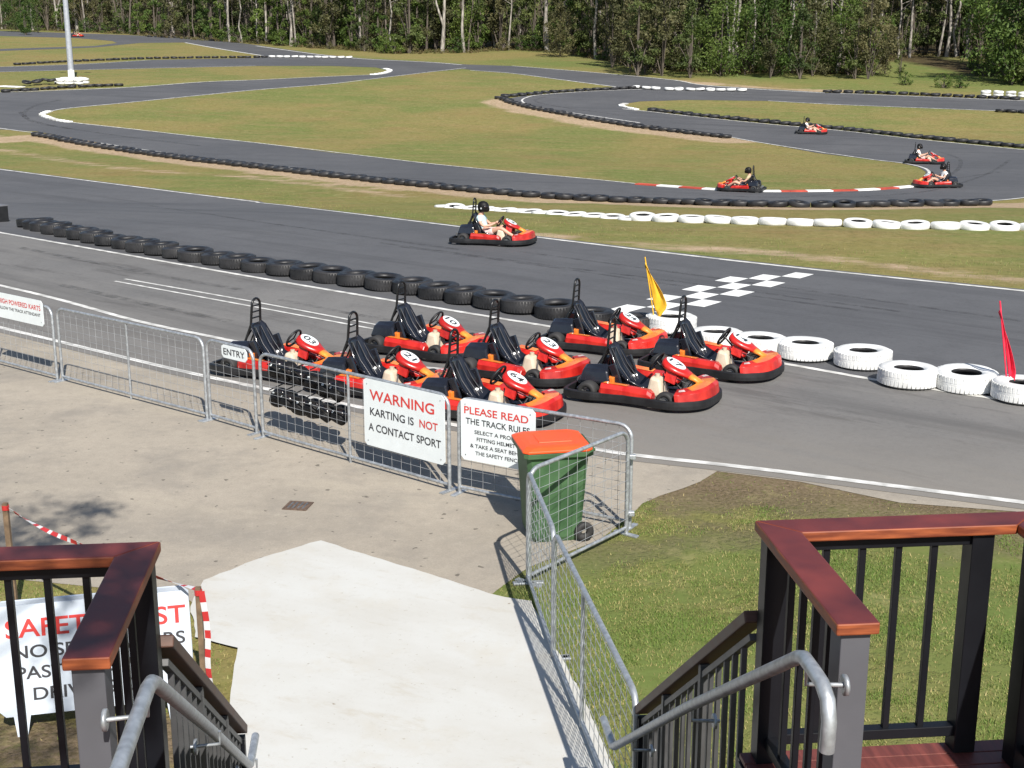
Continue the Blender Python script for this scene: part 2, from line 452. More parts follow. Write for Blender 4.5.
def ribbon(name, paths, off, mats, mi=None):
    """painted lines: list of (path, width)"""
    bm = bmesh.new()
    for path, w in paths:
        L = []
        for i, p in enumerate(path):
            d = (path[min(i + 1, len(path) - 1)] - path[max(i - 1, 0)]).normalized(); nn = Vector((-d.y, d.x))
            L.append((bm.verts.new((p.x + nn.x * w / 2, p.y + nn.y * w / 2, 0)), bm.verts.new((p.x - nn.x * w / 2, p.y - nn.y * w / 2, 0))))
        for i in range(len(L) - 1): bm.faces.new((L[i][0], L[i][1], L[i + 1][1], L[i + 1][0]))
    drape(bm, off)
    for f in bm.faces:
        f.normal_update()
        if f.normal.z < 0: f.normal_flip()
    me = bpy.data.meshes.new(name); bm.to_mesh(me); bm.free()
    return tag(link(name, me, mats), kind='structure')

# ------------------------------------------------------------------ terrain
ROWA = [(37, 133), (100, 144.5), (175, 155.5), (256, 165), (306, 171), (363, 177.5), (411, 182.5), (512, 192.5), (600, 198), (680, 201.5), (768, 204), (843, 204.5), (908, 203.5), (985, 202.5)]
ROWB = [(500, 98), (525, 106), (560, 113), (600, 120.5), (650, 128), (700, 134), (730, 137.5)]
STRAIGHT_FAR = [(-500, 108), (-200, 143), (0, 169.5), (175, 192), (256, 202), (463, 227.5), (532, 237), (768, 265), (1024, 291.5), (1400, 330)]
L1 = [(-400, 163), (-150, 207), (0, 233), (256, 278), (512, 321), (700, 351), (779, 363.5), (872, 380), (925, 388.5), (1024, 403.5), (1500, 470)]
L4 = [(-500, 209), (-250, 268), (-100, 304), (0, 328), (62, 343), (205, 377), (360, 408), (450, 425), (592, 449.5), (634, 456), (768, 471), (1024, 503.5), (1600, 575)]

def seg_dist(P, path):
    d = np.full(len(P), 1e9)
    for a, b in zip(path[:-1], path[1:]):
        a = np.array(a[:2]); b = np.array(b[:2]); ab = b - a
        t = np.clip(((P - a) @ ab) / (ab @ ab + 1e-9), 0, 1)
        d = np.minimum(d, np.linalg.norm(P - (a + t[:, None] * ab), axis=1))
    return d

def set_attr(me, name, vals):
    a = me.attributes.new(name, 'FLOAT', 'POINT'); a.data.foreach_set('value', np.asarray(vals, dtype=np.float32))

FOREST_PX = [(-250, 24), (0, 29), (50, 31), (100, 33), (125, 34), (160, 37.5), (256, 44), (340, 50), (400, 54), (470, 53), (512, 50), (560, 52), (600, 60), (650, 70), (700, 73), (760, 73), (860, 74), (885, 60), (930, 56), (985, 60), (1010, 80), (1060, 84), (1300, 86)]
FOREST = [G(*p) for p in FOREST_PX]

def build_terrain():
    ys = sorted(set(list(np.arange(-12, 50, 0.5)) + [35, 41, 53, 78, 90, 120] + list(np.arange(51, 90, 1.0)) + list(np.arange(90, 240, 2.5)) + list(np.arange(240, 700, 20))))
    xs = sorted(set(list(np.arange(-40, 40, 0.6)) + list(np.arange(-110, -40, 2.0)) + list(np.arange(40, 112, 2.0)) + [-600, -400, -300, -220, -160, -130, 130, 160, 220, 300, 400, 600]))
    nx, ny = len(xs), len(ys)
    X, Y = np.meshgrid(xs, ys); Z = np.vectorize(T)(Y)
    v = np.stack([X.ravel(), Y.ravel(), Z.ravel()], 1)
    f = [(j * nx + i, j * nx + i + 1, (j + 1) * nx + i + 1, (j + 1) * nx + i) for j in range(ny - 1) for i in range(nx - 1)]
    me = bpy.data.meshes.new('ground'); me.from_pydata(v.tolist(), [], f)
    P = v[:, :2]
    bare = np.zeros(len(P))
    def band(px, w, amt, shift=(0, 0)):
        path = [(p.x + shift[0], p.y + shift[1]) for p in gpath(px)]
        return np.clip(1.25 - seg_dist(P, path) / w, 0, 1) * amt
    bare = np.maximum(bare, band([(-100, 125), (0, 140)] + [(x, y + 4) for x, y in ROWA] + [(1100, 208)], 1.7, 1.0))
    bare = np.maximum(bare, band([(x, y + 3) for x, y in ROWB], 2.2, 0.9))
    bare = np.maximum(bare, band([(0, 150), (120, 168), (256, 178), (400, 196)], 1.3, 0.5))
    bare = np.maximum(bare, band([(430, 232), (560, 238), (640, 246), (760, 252), (900, 268), (1024, 282)], 1.0, 0.52))
    bare = np.maximum(bare, band([(690, 82), (760, 88), (850, 92)], 2.0, 0.7))
    bare = np.maximum(bare, band([(985, 205), (1100, 203)], 2.0, 0.9))
    bare = np.maximum(bare, band([(70, 33), (125, 36)], 3.0, 0.7))
    dirt = np.zeros(len(P))
    for q_, w_, a_ in (([(690, 490), (730, 482), (768, 488), (850, 500), (1024, 526), (1300, 560)], 1.15, .95), ([(560, 575), (600, 556), (680, 545), (770, 542)], .38, .9), ([(900, 540), (940, 545), (1000, 560), (1100, 565)], .35, .8), ([(-50, 740), (40, 748), (120, 755), (230, 745)], .7, .8), ([(640, 700), (700, 650)], .3, .35), ([(500, 594), (530, 575), (600, 545)], .25, .8)):
        dirt = np.maximum(dirt, band(q_, w_, a_))
    set_attr(me, 'dirt', dirt)
    lush = np.zeros(len(P))
    lush = np.maximum(lush, band([(600, 620), (700, 620), (800, 600), (1100, 640)], 2.4, 0.9))
    lush = np.maximum(lush, band([(900, 75), (960, 70), (1024, 80)], 12, 0.9))
    lush = np.maximum(lush, band([(512, 62), (600, 66), (740, 76), (860, 84)], 5, 0.7))
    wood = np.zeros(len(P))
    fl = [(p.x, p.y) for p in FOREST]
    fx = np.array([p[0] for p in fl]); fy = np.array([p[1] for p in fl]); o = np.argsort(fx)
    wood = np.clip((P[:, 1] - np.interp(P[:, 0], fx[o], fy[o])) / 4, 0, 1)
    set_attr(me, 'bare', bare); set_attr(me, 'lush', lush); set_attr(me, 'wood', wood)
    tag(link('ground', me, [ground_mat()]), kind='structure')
build_terrain()

asph = asphalt_mat('track_asphalt', (0.076, 0.077, 0.083), (0.10, 0.10, 0.105), (0.052, 0.053, 0.057))
a0, a1 = G(0, 233), G(512, 321)
LANE = math.atan2(a1.y - a0.y, a1.x - a0.x)
asph_str = asphalt_mat('straight_asphalt', (0.082, 0.083, 0.089), (0.105, 0.105, 0.11), (0.056, 0.056, 0.06), rot=-LANE)
asph_pit = asphalt_mat('pit_lane_asphalt', (0.14, 0.136, 0.132), (0.18, 0.172, 0.163), (0.09, 0.086, 0.083), LANE)

far = gpath(STRAIGHT_FAR); l1 = gpath(L1); l4 = gpath(L4)
def shift_path(path, d):
    out = []
    for i, p in enumerate(path):
        t = (path[min(i + 1, len(path) - 1)] - path[max(i - 1, 0)]).normalized()
        out.append(p + Vector((-t.y, t.x)) * d)
    return out
sheet('start_straight', shift_path(far, 0.22) + list(reversed(l1)), [], 0.008, asph_str)
l4o = shift_path(l4, -0.22)
def strip(name, top, bot, off, mat):
    xs = np.linspace(max(top[0].x, bot[0].x), min(top[-1].x, bot[-1].x), 320)
    ty = np.interp(xs, [p.x for p in top], [p.y for p in top]); by = np.interp(xs, [p.x for p in bot], [p.y for p in bot])
    bm = bmesh.new(); rows = [[bm.verts.new((x, b + (t - b) * j / 14, 0)) for j in range(15)] for x, t, b in zip(xs, ty, by)]
    for a, b in zip(rows[:-1], rows[1:]):
        for j in range(14): bm.faces.new((a[j], b[j], b[j + 1], a[j + 1]))
    drape(bm, off)
    me = bpy.data.meshes.new(name); bm.to_mesh(me); bm.free()
    return tag(link(name, me, [mat]), kind='structure')
pit = strip('pit_lane', l1, l4o, 0.0085, asph_pit)
# dust that gathers towards the near edge: subdivide the lane and measure the distance to its edge
def dusty(o):
    bm = bmesh.new(); bm.from_mesh(o.data)
    for yb in np.arange(8, 9, 0.8): bmesh.ops.bisect_plane(bm, geom=bm.verts[:] + bm.edges[:] + bm.faces[:], plane_co=(0, yb, 0), plane_no=(0, 1, 0))
    for xb in np.arange(-12, -11, 1.0): bmesh.ops.bisect_plane(bm, geom=bm.verts[:] + bm.edges[:] + bm.faces[:], plane_co=(xb, 0, 0), plane_no=(1, 0, 0))
    bm.to_mesh(o.data); bm.free()
    P = np.array([(v.co.x, v.co.y) for v in o.data.vertices])
    set_attr(o.data, 'dust', np.clip(1.15 - seg_dist(P, [(p.x, p.y) for p in l4]) / 2.6, 0, 1) * 0.85 * np.clip((P[:, 0] + 3) / 4, 0.35, 1))
dusty(pit)

# circuit behind: one sheet with grass islands cut out of it
OUTER = [(-250, 92), (-100, 114), (0, 129.5)] + [(x, y - 1.5) for x, y in ROWA] + [(1024, 198.5), (1120, 180), (1250, 160), (1250, 120), (1100, 104), (1024, 100), (825, 92.5), (768, 89), (702, 85), (672, 80), (587, 72), (512, 66), (466, 64.5), (431, 62), (363, 58.5), (318, 54), (256, 45), (215, 40), (160, 36.5), (125, 35), (70, 33), (0, 31), (-200, 28)]
G1 = [(41, 115), (57, 110), (82, 107), (125, 103), (200, 95.5), (256, 90), (331, 84), (381, 78), (431, 72), (462, 69), (468, 69.5), (480, 71), (512, 73.5), (562, 80), (618, 87.5), (600, 90), (560, 93), (520, 96.5), (506, 99), (512, 103), (525, 107), (549, 111.5), (600, 119), (650, 127), (700, 133.5), (729, 137), (768, 144), (863, 158.5), (900, 163), (918, 167), (926, 172), (922, 182), (913, 186.5), (868, 190), (830, 191), (717, 189.5), (637, 184), (587, 179), (512, 172), (431, 164), (356, 155), (256, 143), (200, 137), (130, 129), (80, 123.5), (55, 120)]
G2 = [(622, 107), (627, 103.5), (640, 101.5), (687, 100), (768, 101), (843, 105), (998, 111), (1024, 112.5), (1080, 118), (1120, 128), (1100, 145), (1024, 150), (918, 139.5), (838, 130.5), (768, 124.5), (687, 116), (652, 112), (632, 110)]
G3 = [(-200, 75), (0, 72), (100, 69.5), (256, 66), (331, 66), (376, 67.5), (390, 71), (380, 74.5), (331, 76.5), (256, 80), (200, 82.5), (120, 88), (30, 92), (0, 92.5), (-180, 98)]
G4 = [(-200, 52), (0, 51), (95, 47.5), (119, 45), (140, 43), (185, 42.5), (220, 49), (264, 56), (256, 58), (150, 60), (75, 64.5), (0, 67), (-190, 68)]
G5 = [(-200, 37), (0, 36), (75, 38), (112, 41), (117, 43), (95, 46), (0, 49), (-190, 50)]
def gp(px): return [(p.x, p.y) for p in (G(*q) for q in px)]
def worn(poly, step=.10, amp=.010):
    out = []
    for i, a in enumerate(poly):
        a = Vector(a); b = Vector(poly[(i + 1) % len(poly)]); n = max(1, int((b - a).length / step))
        for k in range(n):
            p = a.lerp(b, k / n); out.append((p.x + amp * noise.noise(Vector((p.x * 6, p.y * 6, 1))) * 2, p.y + amp * noise.noise(Vector((p.x * 6, p.y * 6, 9))) * 2))
    return out
sheet('circuit_track', gp(OUTER), [gp(g) for g in (G1, G2, G3, G4, G5)], 0.008, asph)

# concrete apron, path
APRON_R = [(717, 471.5), (700, 482), (682, 489), (660, 496), (642, 504), (632, 515), (600, 540), (566, 553), (528, 568), (495, 592), (490, 597)]
apron = [(p.x, p.y) for p in shift_path(l4, .25) if p.x < G(717, 466).x] + gp([(760, 474), (1024, 507), (1500, 562), (1500, 568), (1024, 512.5), (900, 503), (800, 482)]) + gp(APRON_R) + gp([(420, 640), (300, 640), (238, 640), (190, 601), (120, 590), (0, 578), (-200, 560), (-500, 520)])
sheet('concrete_apron', apron, [], 0.0045, apron_mat())
PATHP = [(321, 543), (262, 560), (204, 583), (190, 610), (196, 640), (237, 651), (231, 700), (224, 768), (200, 900), (690, 900), (640, 830), (612, 768), (583, 700), (545, 632), (531, 604), (505, 600), (489, 596), (440, 580), (380, 562)]
sheet('concrete_path', worn(gp(PATHP)), [], 0.03, path_mat())

# ------------------------------------------------------------------ painted lines
LN = []
LN.append((far, 0.14)); LN.append((l1, 0.12))
LN.append((l4, 0.12))
LN.append((gpath([(125, 279.5), (252, 302), (385, 327), (440, 337)]), 0.07))
LN.append((gpath([(115, 281.7), (252, 307), (381, 331), (436, 341)]), 0.07))
LN.append((gpath([(-200, 240), (-60, 272.5), (47, 297), (135, 321), (210, 337), (300, 355)]), 0.12))
LN.append((gpath([(395, 366), (470, 372)]), 0.12))
ribbon('road_markings', LN, 0.0145, [line_paint])
CL = []
CL.append((gpath([(-150, 107), (0, 128.5), (37, 133)]), 0.13))
CL.append((gpath([(x, y - 1.2) for x, y in ROWA[1:10]]), 0.12))
CL.append((gpath([(985, 201.5), (1024, 198), (1100, 186)]), 0.13))
CL.append((gpath([(70, 122), (80, 123.5), (130, 129), (200, 137), (256, 143), (356, 155), (431, 164), (512, 172), (587, 179), (637, 184)]), 0.13))
CL.append((gpath([(40, 115), (57, 110), (82, 107), (125, 103), (200, 95.5), (256, 90), (331, 84), (381, 78), (431, 72), (466, 68)]), 0.16))
CL.append((gpath([(729, 137), (768, 144), (863, 158.5), (900, 163), (920, 167), (929, 172), (926, 181)]), 0.14))
CL.append((gpath([(650, 89), (600, 91), (580, 92), (540, 95), (527, 97.5), (522, 101), (530, 105.5), (549, 109.5), (599, 117), (640, 123)]), 0.15))
CL.append((gpath([(622, 109), (637, 110.5), (652, 112), (687, 116), (768, 124.3), (838, 130.5), (918, 139.5), (1024, 150)]), 0.14))
CL.append((gpath([(768, 101), (843, 105), (998, 111)]), 0.13))
CL.append((gpath([(512, 66), (587, 72), (672, 80), (702, 85), (768, 90), (825, 93)]), 0.22))
CL.append((gpath([(470, 70.5), (512, 73.5), (562, 80), (620, 87.5)]), 0.18))
CL.append((gpath([(840, 93.5), (1024, 101)]), 0.15))
CL.append((gpath([(0, 92.5), (120, 88), (200, 82.3), (256, 80), (331, 76.5), (376, 74.8)]), 0.2))
CL.append((gpath([(0, 67), (75, 64.5), (150, 60.3)]), 0.2))
CL.append((gpath([(0, 72), (100, 69.5), (256, 66)]), 0.2))
CL.append((gpath([(185, 42.7), (220, 49), (264, 56)]), 0.35))
CL.append((gpath([(256, 46), (318, 54.5), (363, 59), (431, 62.5), (462, 65)]), 0.3))
ribbon('circuit_edge_lines', CL, 0.02, [line_paint])

MK = []
for px, w_ in (([(1000, 172), (960, 178), (900, 186), (800, 197), (700, 195)], .25), ([(1010, 160), (985, 175), (930, 191), (860, 197)], .2), ([(940, 152), (960, 160), (955, 172), (930, 183)], .22), ([(20, 112), (30, 120), (60, 127), (120, 136), (200, 146)], .3), ([(60, 100), (35, 106), (24, 114), (34, 122), (70, 129)], .35), ([(545, 97), (535, 101), (560, 107), (620, 115)], .25),
    ([(380, 243), (520, 262), (700, 285), (900, 312)], .16), ([(400, 247), (540, 266), (700, 289), (860, 311)], .14), ([(150, 206), (300, 228), (460, 250)], .18), ([(520, 252), (640, 268), (800, 290), (1024, 322)], .15), ([(20, 248), (90, 262), (160, 276), (240, 290)], .2), ([(60, 285), (140, 303), (230, 322)], .22), ([(280, 300), (340, 312), (420, 326)], .15)):
    MK.append((gpath(px), w_))
def mark_mat():
    s = NT('rubber_marks'); n_ = s.noise(2.2, 7, 0.8)
    tr = s.n('ShaderNodeBsdfTransparent'); mx = s.n('ShaderNodeMixShader')
    s.b.inputs['Base Color'].default_value = (0.035, 0.034, 0.035, 1); s.b.inputs['Roughness'].default_value = 0.75
    s.link(s.ramp(n_, 0.42, 0.66, 0.0, 0.42), mx.inputs[0]); s.link(tr.outputs[0], mx.inputs[1]); s.link(s.b.outputs[0], mx.inputs[2])
    s.link(mx.outputs[0], s.t.nodes['Material Output'].inputs[0]); return s.m
ribbon('tyre_marks_on_road', MK, 0.0112, [mark_mat()])

# start / finish chequers
cA, cL, cC, cD = G(627, 309), G(761.5, 271.8), G(664.5, 298), G(703, 303)
ru = (cL - cA) / 8; cu = (cD - cC) / 2
bm = bmesh.new()
for col in range(3):
    for row in range(0, 9 if col else 8):
        if (row + col) % 2: continue
        o = cA + ru * row + cu * col
        q = [o + ru * a + cu * b for a, b in ((-.5, -.5), (.5, -.5), (.5, .5), (-.5, .5))]
        bm.faces.new([bm.verts.new((p.x, p.y, 0)) for p in q])
drape(bm, 0.0125)
for f in bm.faces:
    f.normal_update()
    if f.normal.z < 0: f.normal_flip()
me = bpy.data.meshes.new('chequered_start_line'); bm.to_mesh(me); bm.free()
tag(link('chequered_start_line_marking', me, [M('chequer_paint', (0.70, 0.70, 0.68), 0.7, var=0.12, scale=3, detail=8)]), kind='structure')

# red and white kerb round the hairpin: a low solid kerb
def kerb(px, name, n, w=0.45, hgt=0.06, start=0, mats=None):
    path = gpath(px, 14)
    L = [0]
    for a, b in zip(path[:-1], path[1:]): L.append(L[-1] + (b - a).length)
    tot = L[-1]
    def at(s):
        for i in range(len(path) - 1):
            if s <= L[i + 1]: return path[i].lerp(path[i + 1], (s - L[i]) / max(1e-6, L[i + 1] - L[i]))
        return path[-1].copy()
    mb = MB(); sub = 3
    for k in range(n):
        for j in range(sub):
            s0, s1 = tot * (k + j / sub) / n, tot * (k + (j + 1) / sub) / n
            a, b = at(s0), at(s1); d = (b - a).normalized(); nn = Vector((-d.y, d.x)) * w / 2
            z = T((a.y + b.y) / 2)
            p = [(a - nn), (b - nn), (b + nn), (a + nn)]
            mb.hexa([(q.x, q.y, z) for q in p] + [(q.x, q.y, z + hgt) for q in p], (k + start) % 2)
    return tag(mb.build(name, mats or [red_paint, white_paint]), kind='structure')
kerb([(637, 184.5), (717, 190), (768, 191.7), (830, 191.3), (868, 190.2), (900, 188), (913, 186.8)], 'red_and_white_kerb', 12, 0.4)
kerb([(70, 122.5), (55, 120), (47, 117.5), (42, 115), (50, 111.5)], 'white_kerb', 5, 0.45, 0.09, mats=[white_paint, line_paint])
kerb([(372, 75), (384, 73.5), (390, 71), (384, 69)], 'white_kerb', 4, 0.5, 0.10, mats=[white_paint, white_paint])
kerb([(637, 110), (627, 108), (621, 106), (626, 104)], 'white_kerb', 4, 0.4, 0.09, mats=[white_paint, line_paint])
kerb([(0, 86.5), (22, 87.5)], 'white_kerb', 2, 0.9, 0.08, mats=[white_paint, white_paint])

# ------------------------------------------------------------------ tyres
def tyre_mesh(r, h, hole, n=28, name='tyre', tread=0.028):
    mb = MB(); w = h / 2
    prof = [(hole, h * .30), (hole + .012, h * .12), (hole + (r - hole) * .35, .004), (r * .86, 0.0), (r * .965, h * .10), (r, h * .28),
            (r * 1.003, h * .5), (r, h * .72), (r * .965, h * .90), (r * .86, h), (hole + (r - hole) * .35, h * .985), (hole + .012, h * .88), (hole, h * .70),
            (hole + .03, h * .66), (r * .80, h * .80), (r * .90, h * .5), (r * .80, h * .2), (hole + .03, h * .34)]
    mb.lathe(prof, n)
    for i in range(n):
        for j in range(11, 18): mb.mi[i * 18 + j] = 1
    if tread:
        k = 44
        for i in range(k):
            a = 2 * PI * i / k
            for zz, da in ((h * .26, 0), (h * .74, PI / k)):
                m = Matrix.Rotation(a + da, 3, 'Z')
                mb.box(m @ Vector((r * .985, 0, zz)), (tread, r * 0.10, h * .30), 0, m)
    return mb.me(name)

tm_black = tyre_mesh(0.41, 0.26, 0.215, tread=.010); tm_black.materials.append(rubber); tm_black.materials.append(rubber)
tm_black2 = tyre_mesh(0.385, 0.235, 0.21, tread=.010); tm_black2.materials.append(rubber); tm_black2.materials.append(rubber)
tm_white = tyre_mesh(0.435, 0.27, 0.20, 32, tread=0.018); tm_white.materials.append(white_rubber); tm_white.materials.append(rubber)
tm_far = tyre_mesh(0.40, 0.20, 0.2, 20, tread=0); tm_far.materials.append(rubber); tm_far.materials.append(rubber)
tm_farw = tyre_mesh(0.40, 0.205, 0.19, 20, tread=0); tm_farw.materials.append(white_rubber); tm_farw.materials.append(rubber)
NT_ = {'black': 0, 'white': 0}

def tyre(me, x, y, z, label, group, tilt=0.05):
    o = bpy.data.objects.new('tyre', me); COL.objects.link(o)
    o.location = (x, y, T(y) + z); o.rotation_euler = (random.uniform(-tilt, tilt) + math.atan(slope(y)), random.uniform(-tilt, tilt), random.uniform(0, 6.28))
    tag(o, label, 'tyre', group); NT_['white' if 'white' in label.split()[0:1] else 'black'] += 1
    return o

def row_points(px, spacing, smooth=True):
    path = gpath(px, 10, smooth); out = []; L = 0; nxt = 0
    for a, b in zip(path[:-1], path[1:]):
        d = (b - a).length
        while nxt <= L + d:
            out.append(a.lerp(b, (nxt - L) / d)); nxt += spacing
        L += d
    return out

def tyre_row(px, spacing, me, what, where, group, jit=0.06, z=0.012, second=0.0):
    pts = row_points(px, spacing)
    for i, p in enumerate(pts):
        lab = f'{what} {where[0]}, {ordinal(i + 1)} {where[1]}'
        tyre(me, p.x + random.uniform(-jit, jit), p.y + random.uniform(-jit, jit), z + (0 if random.random() > second else 0.0) + random.uniform(0, 0.02), lab, group)
    return len(pts)

# near row along the pit lane (from the black box)
near = row_points([(30, 227), (95, 241.5), (160, 254), (230, 266), (330, 281), (450, 299), (549, 316), (578, 320.5)], 0.735)
for i, p in enumerate(near):
    m = random.choice([tm_black, tm_black2]) if i < 16 else tm_black
    tyre(m, p.x + random.uniform(-.05, .05), p.y + random.uniform(-.05, .05), 0.012, f'black tyre lying flat beside the pit lane, {ordinal(i + 1)} from the black block', 'black tyres dividing the pit lane', 0.05)
for k, (px, py) in enumerate([(592, 318), (634, 324)]):
    p = GZ(px, py, 0.12); tyre(tm_black, p.x, p.y, 0.012, ['black tyre behind the kart numbered 24, end of the black row', 'black tyre touching the first white tyre, behind the kart numbered 24'][k], 'black tyres dividing the pit lane')
WN = ['under the yellow flag', 'right after the yellow flag tyre, behind a roll hoop', 'behind the steering wheel of the kart numbered 14', 'first fully clear one past the parked karts', 'second clear one past the parked karts', 'third clear one past the karts, on the line side', 'just before the red flag tyre', 'under the red flag']
for k, (px, py) in enumerate([(671, 325), (716, 339), (760, 345), (805, 350), (863, 358), (908, 376), (966, 380), (1024, 391)]):
    p = GZ(px, py, 0.13)
    tyre(tm_white, p.x, p.y, 0.012 + (0.03 if k == 0 else 0), 'white painted tyre ' + WN[k], 'white tyres at the end of the pit lane', 0.03)
p = GZ(1085, 398, .13); tyre(tm_white, p.x, p.y, 0.012, 'white painted tyre past the red flag tyre', 'white tyres at the end of the pit lane')

N = []
N.append(tyre_row([(x + 1, y + 3) for x, y in ROWA], 0.775, tm_far, 'black tyre', ('in the long wall past the straight', 'from its far end'), 'black tyres beyond the start straight'))
tyre_row([(445, 207), (512, 211.5), (587, 216), (632, 219.5)], 0.775, tm_farw, 'white sunken tyre', ('in the grass strip', 'from the thin end'), 'white tyres in the grass strip', z=-0.135, jit=.01)
tyre_row([(643, 220), (687, 222), (737, 223.5), (790, 225), (860, 227), (938, 229), (1024, 230), (1090, 231)], 0.775, tm_farw, 'white upstanding tyre', ('in the grass strip', 'after the sunken ones'), 'white tyres in the grass strip', z=-0.03, jit=.03)
N.append(tyre_row([(x, y + 1) for x, y in ROWB], 0.76, tm_far, 'black tyre', ('round the outside of the middle hairpin', 'from its tip'), 'black tyres at the middle hairpin'))
N.append(tyre_row([(505, 97), (520, 96), (560, 92.5), (600, 90.3), (645, 88.3)], 0.8, tm_far, 'black tyre', ('on the far side of the middle hairpin', 'from its tip'), 'black tyres behind the middle hairpin'))
N.append(tyre_row([(653, 111), (687, 115), (768, 123), (838, 129.5), (918, 138), (1024, 148), (1060, 150)], 0.78, tm_far, 'black tyre', ('edging the inner grass island', 'from its hairpin end'), 'black tyres edging the inner island'))
N.append(tyre_row([(827, 92.5), (900, 94.5), (1024, 100)], 0.86, tm_far, 'black tyre', ('at the back of the far bend', 'from its start'), 'black tyres at the back bend'))
N.append(tyre_row([(1000, 112), (1040, 114)], 0.8, tm_far, 'black tyre', ('by the inner island far end', 'along'), 'black tyres by the island end'))
N.append(tyre_row([(18, 65), (67, 62.3), (150, 59), (256, 57.8), (272, 57.6)], 0.92, tm_far, 'black tyre', ('on the road beyond the light pole', 'from the pole end'), 'black tyres beyond the pole'))
tyre_row([(272, 57.6), (353, 58.5)], 0.92, tm_farw, 'white painted tyre', ('closing the far black row', 'from the black ones'), 'white tyres closing the far row', z=0.03)
N.append(tyre_row([(150, 37), (185, 38.5), (215, 41)], 1.6, tm_far, 'black tyre', ('at the foot of the forest', 'from the bank'), 'black tyres at the forest foot'))
N.append(tyre_row([(6, 92), (30, 91), (60, 88.5), (90, 87), (122, 86)], 0.78, tm_far, 'black tyre', ('heaped round the light pole, front line', 'along'), 'black tyres round the light pole', jit=0.15))
for k, p in enumerate(row_points([(28, 86), (45, 84.5), (60, 85)], 0.62)):
    tyre(tm_far, p.x + random.uniform(-.3, .3), p.y, 0.21 + random.uniform(0, .1), f'black tyre heaped round the light pole, upper layer, {ordinal(k + 1)} along', 'black tyres round the light pole', 0.2)
tyre_row([(637, 88.5), (661, 90)], 0.85, tm_farw, 'white painted tyre', ('after the middle hairpin wall', 'along'), 'white tyres at the track junction', z=0.02)
tyre_row([(669, 90.3), (710, 91), (752, 91.5)], 0.86, tm_farw, 'white painted tyre', ('across the far track junction', 'from the gap'), 'white tyres at the track junction', z=0.02)
for lay in range(2):
    pts = row_points([(986, 96.5), (1060, 99)], 0.95)
    for k, p in enumerate(pts):
        tyre(tm_farw, p.x, p.y + .1, 0.03 + lay * 0.23, f"white painted tyre, {['bottom', 'top'][lay]} of the {ordinal(k + 1)} stack at the back bend", 'white tyre stacks at the back bend')
pole = G(72, 83.5)
for k in range(8):
    a = k / 8 * 2 * PI
    for lay in range(2):
        tyre(tm_farw, pole.x + math.cos(a) * 1.1, pole.y + math.sin(a) * .8, 0.01 + lay * .25, f"white tyre round the light pole, {['bottom', 'top'][lay]} of the {ordinal(k + 1)} stack", 'white tyres round the light pole')
print('TYRES', NT_, N)

# white lettering on one black tyre (as on the photo's lettered one)
# black block at the start of the row
t = thing('rubber_block', 'black boxy rubber block at the start of the pit lane tyre row', 'block', G(-12, 221), LANE)
mb = MB(); mb.box((0, 0, .24), (1.5, .5, .48)); mb.build('block_body', black_plastic, t, 0.02)
mb = MB(); mb.box((0, 0, .49), (1.5, .54, .03)); mb.build('block_lid', M('grey_board', (0.12, .12, .13), .6), t, 0.005)

# ------------------------------------------------------------------ light pole
t = thing('light_pole', 'tall grey steel light pole standing in the ring of white tyres', 'light pole', pole)
mb = MB(); mb.tube([(0, 0, 0), (0, 0, 5), (0, 0, 14)], [.27, .23, .15], 14); mb.build('pole', M('pole_grey', (0.36, 0.38, 0.42), 0.5, 0.2, var=.1), t)
mb = MB(); mb.tube([(0, 0, .3), (0, 0, 1.15)], [.285, .278], 14); mb.build('painted_band', white_paint, t)
for s in (-1, 1):
    mb = MB(); mb.beam((0, 0, 13.8), (s * 1.2, 0, 13.9), .1, .1); mb.box((s * 1.2, -.1, 13.8), (.6, .5, .2)); mb.build('floodlight', steel, t, .01)

# ------------------------------------------------------------------ go-karts
def text_mesh(lines):
    """lines: (string, material index, centre x, baseline y, width or None, height) -> verts in xy"""
    V, Fc, MI = [], [], []
    for s, mi, cx, y0, w, h in lines:
        cu = bpy.data.curves.new('txt', 'FONT'); cu.body = s; cu.align_x = 'CENTER'; cu.size = 1.0; cu.offset = 0.014
        o = bpy.data.objects.new('txt', cu); COL.objects.link(o)
        dg = bpy.context.evaluated_depsgraph_get(); me = bpy.data.meshes.new_from_object(o.evaluated_get(dg))
        xs = [v.co.x for v in me.vertices]; ys_ = [v.co.y for v in me.vertices]
        sx = (w / (max(xs) - min(xs))) if w else h / 0.72; sy = h / 0.72; mx = (max(xs) + min(xs)) / 2
        b = len(V)
        V += [((v.co.x - mx) * sx + cx, v.co.y * sy + y0, 0) for v in me.vertices]
        for p in me.polygons: Fc.append([b + i for i in p.vertices]); MI.append(mi)
        bpy.data.objects.remove(o); bpy.data.curves.remove(cu); bpy.data.meshes.remove(me)
    return V, Fc, MI

def kart_outline(x0, x1, yw, nose, rear, k=1):
    """half outline rear centre -> front centre (x, y), mirrored"""
    h = [(x0, 0), (x0, rear * .8), (x0 + .05, rear), (x0 + .18, yw), (-.55, yw + .005), (-.38, yw - .035), (-.1, yw - .06), (.2, yw - .045), (.42, yw - .0), (.62, yw + .0), (.80, nose), (.94, nose * .76), (1.02, nose * .42), (x1, 0)]
    p = smooth_path(h, 4)
    p = [(q.x, q.y) for q in p]
    return p[:-1] + [(x, -y) for x, y in reversed(p[1:])]

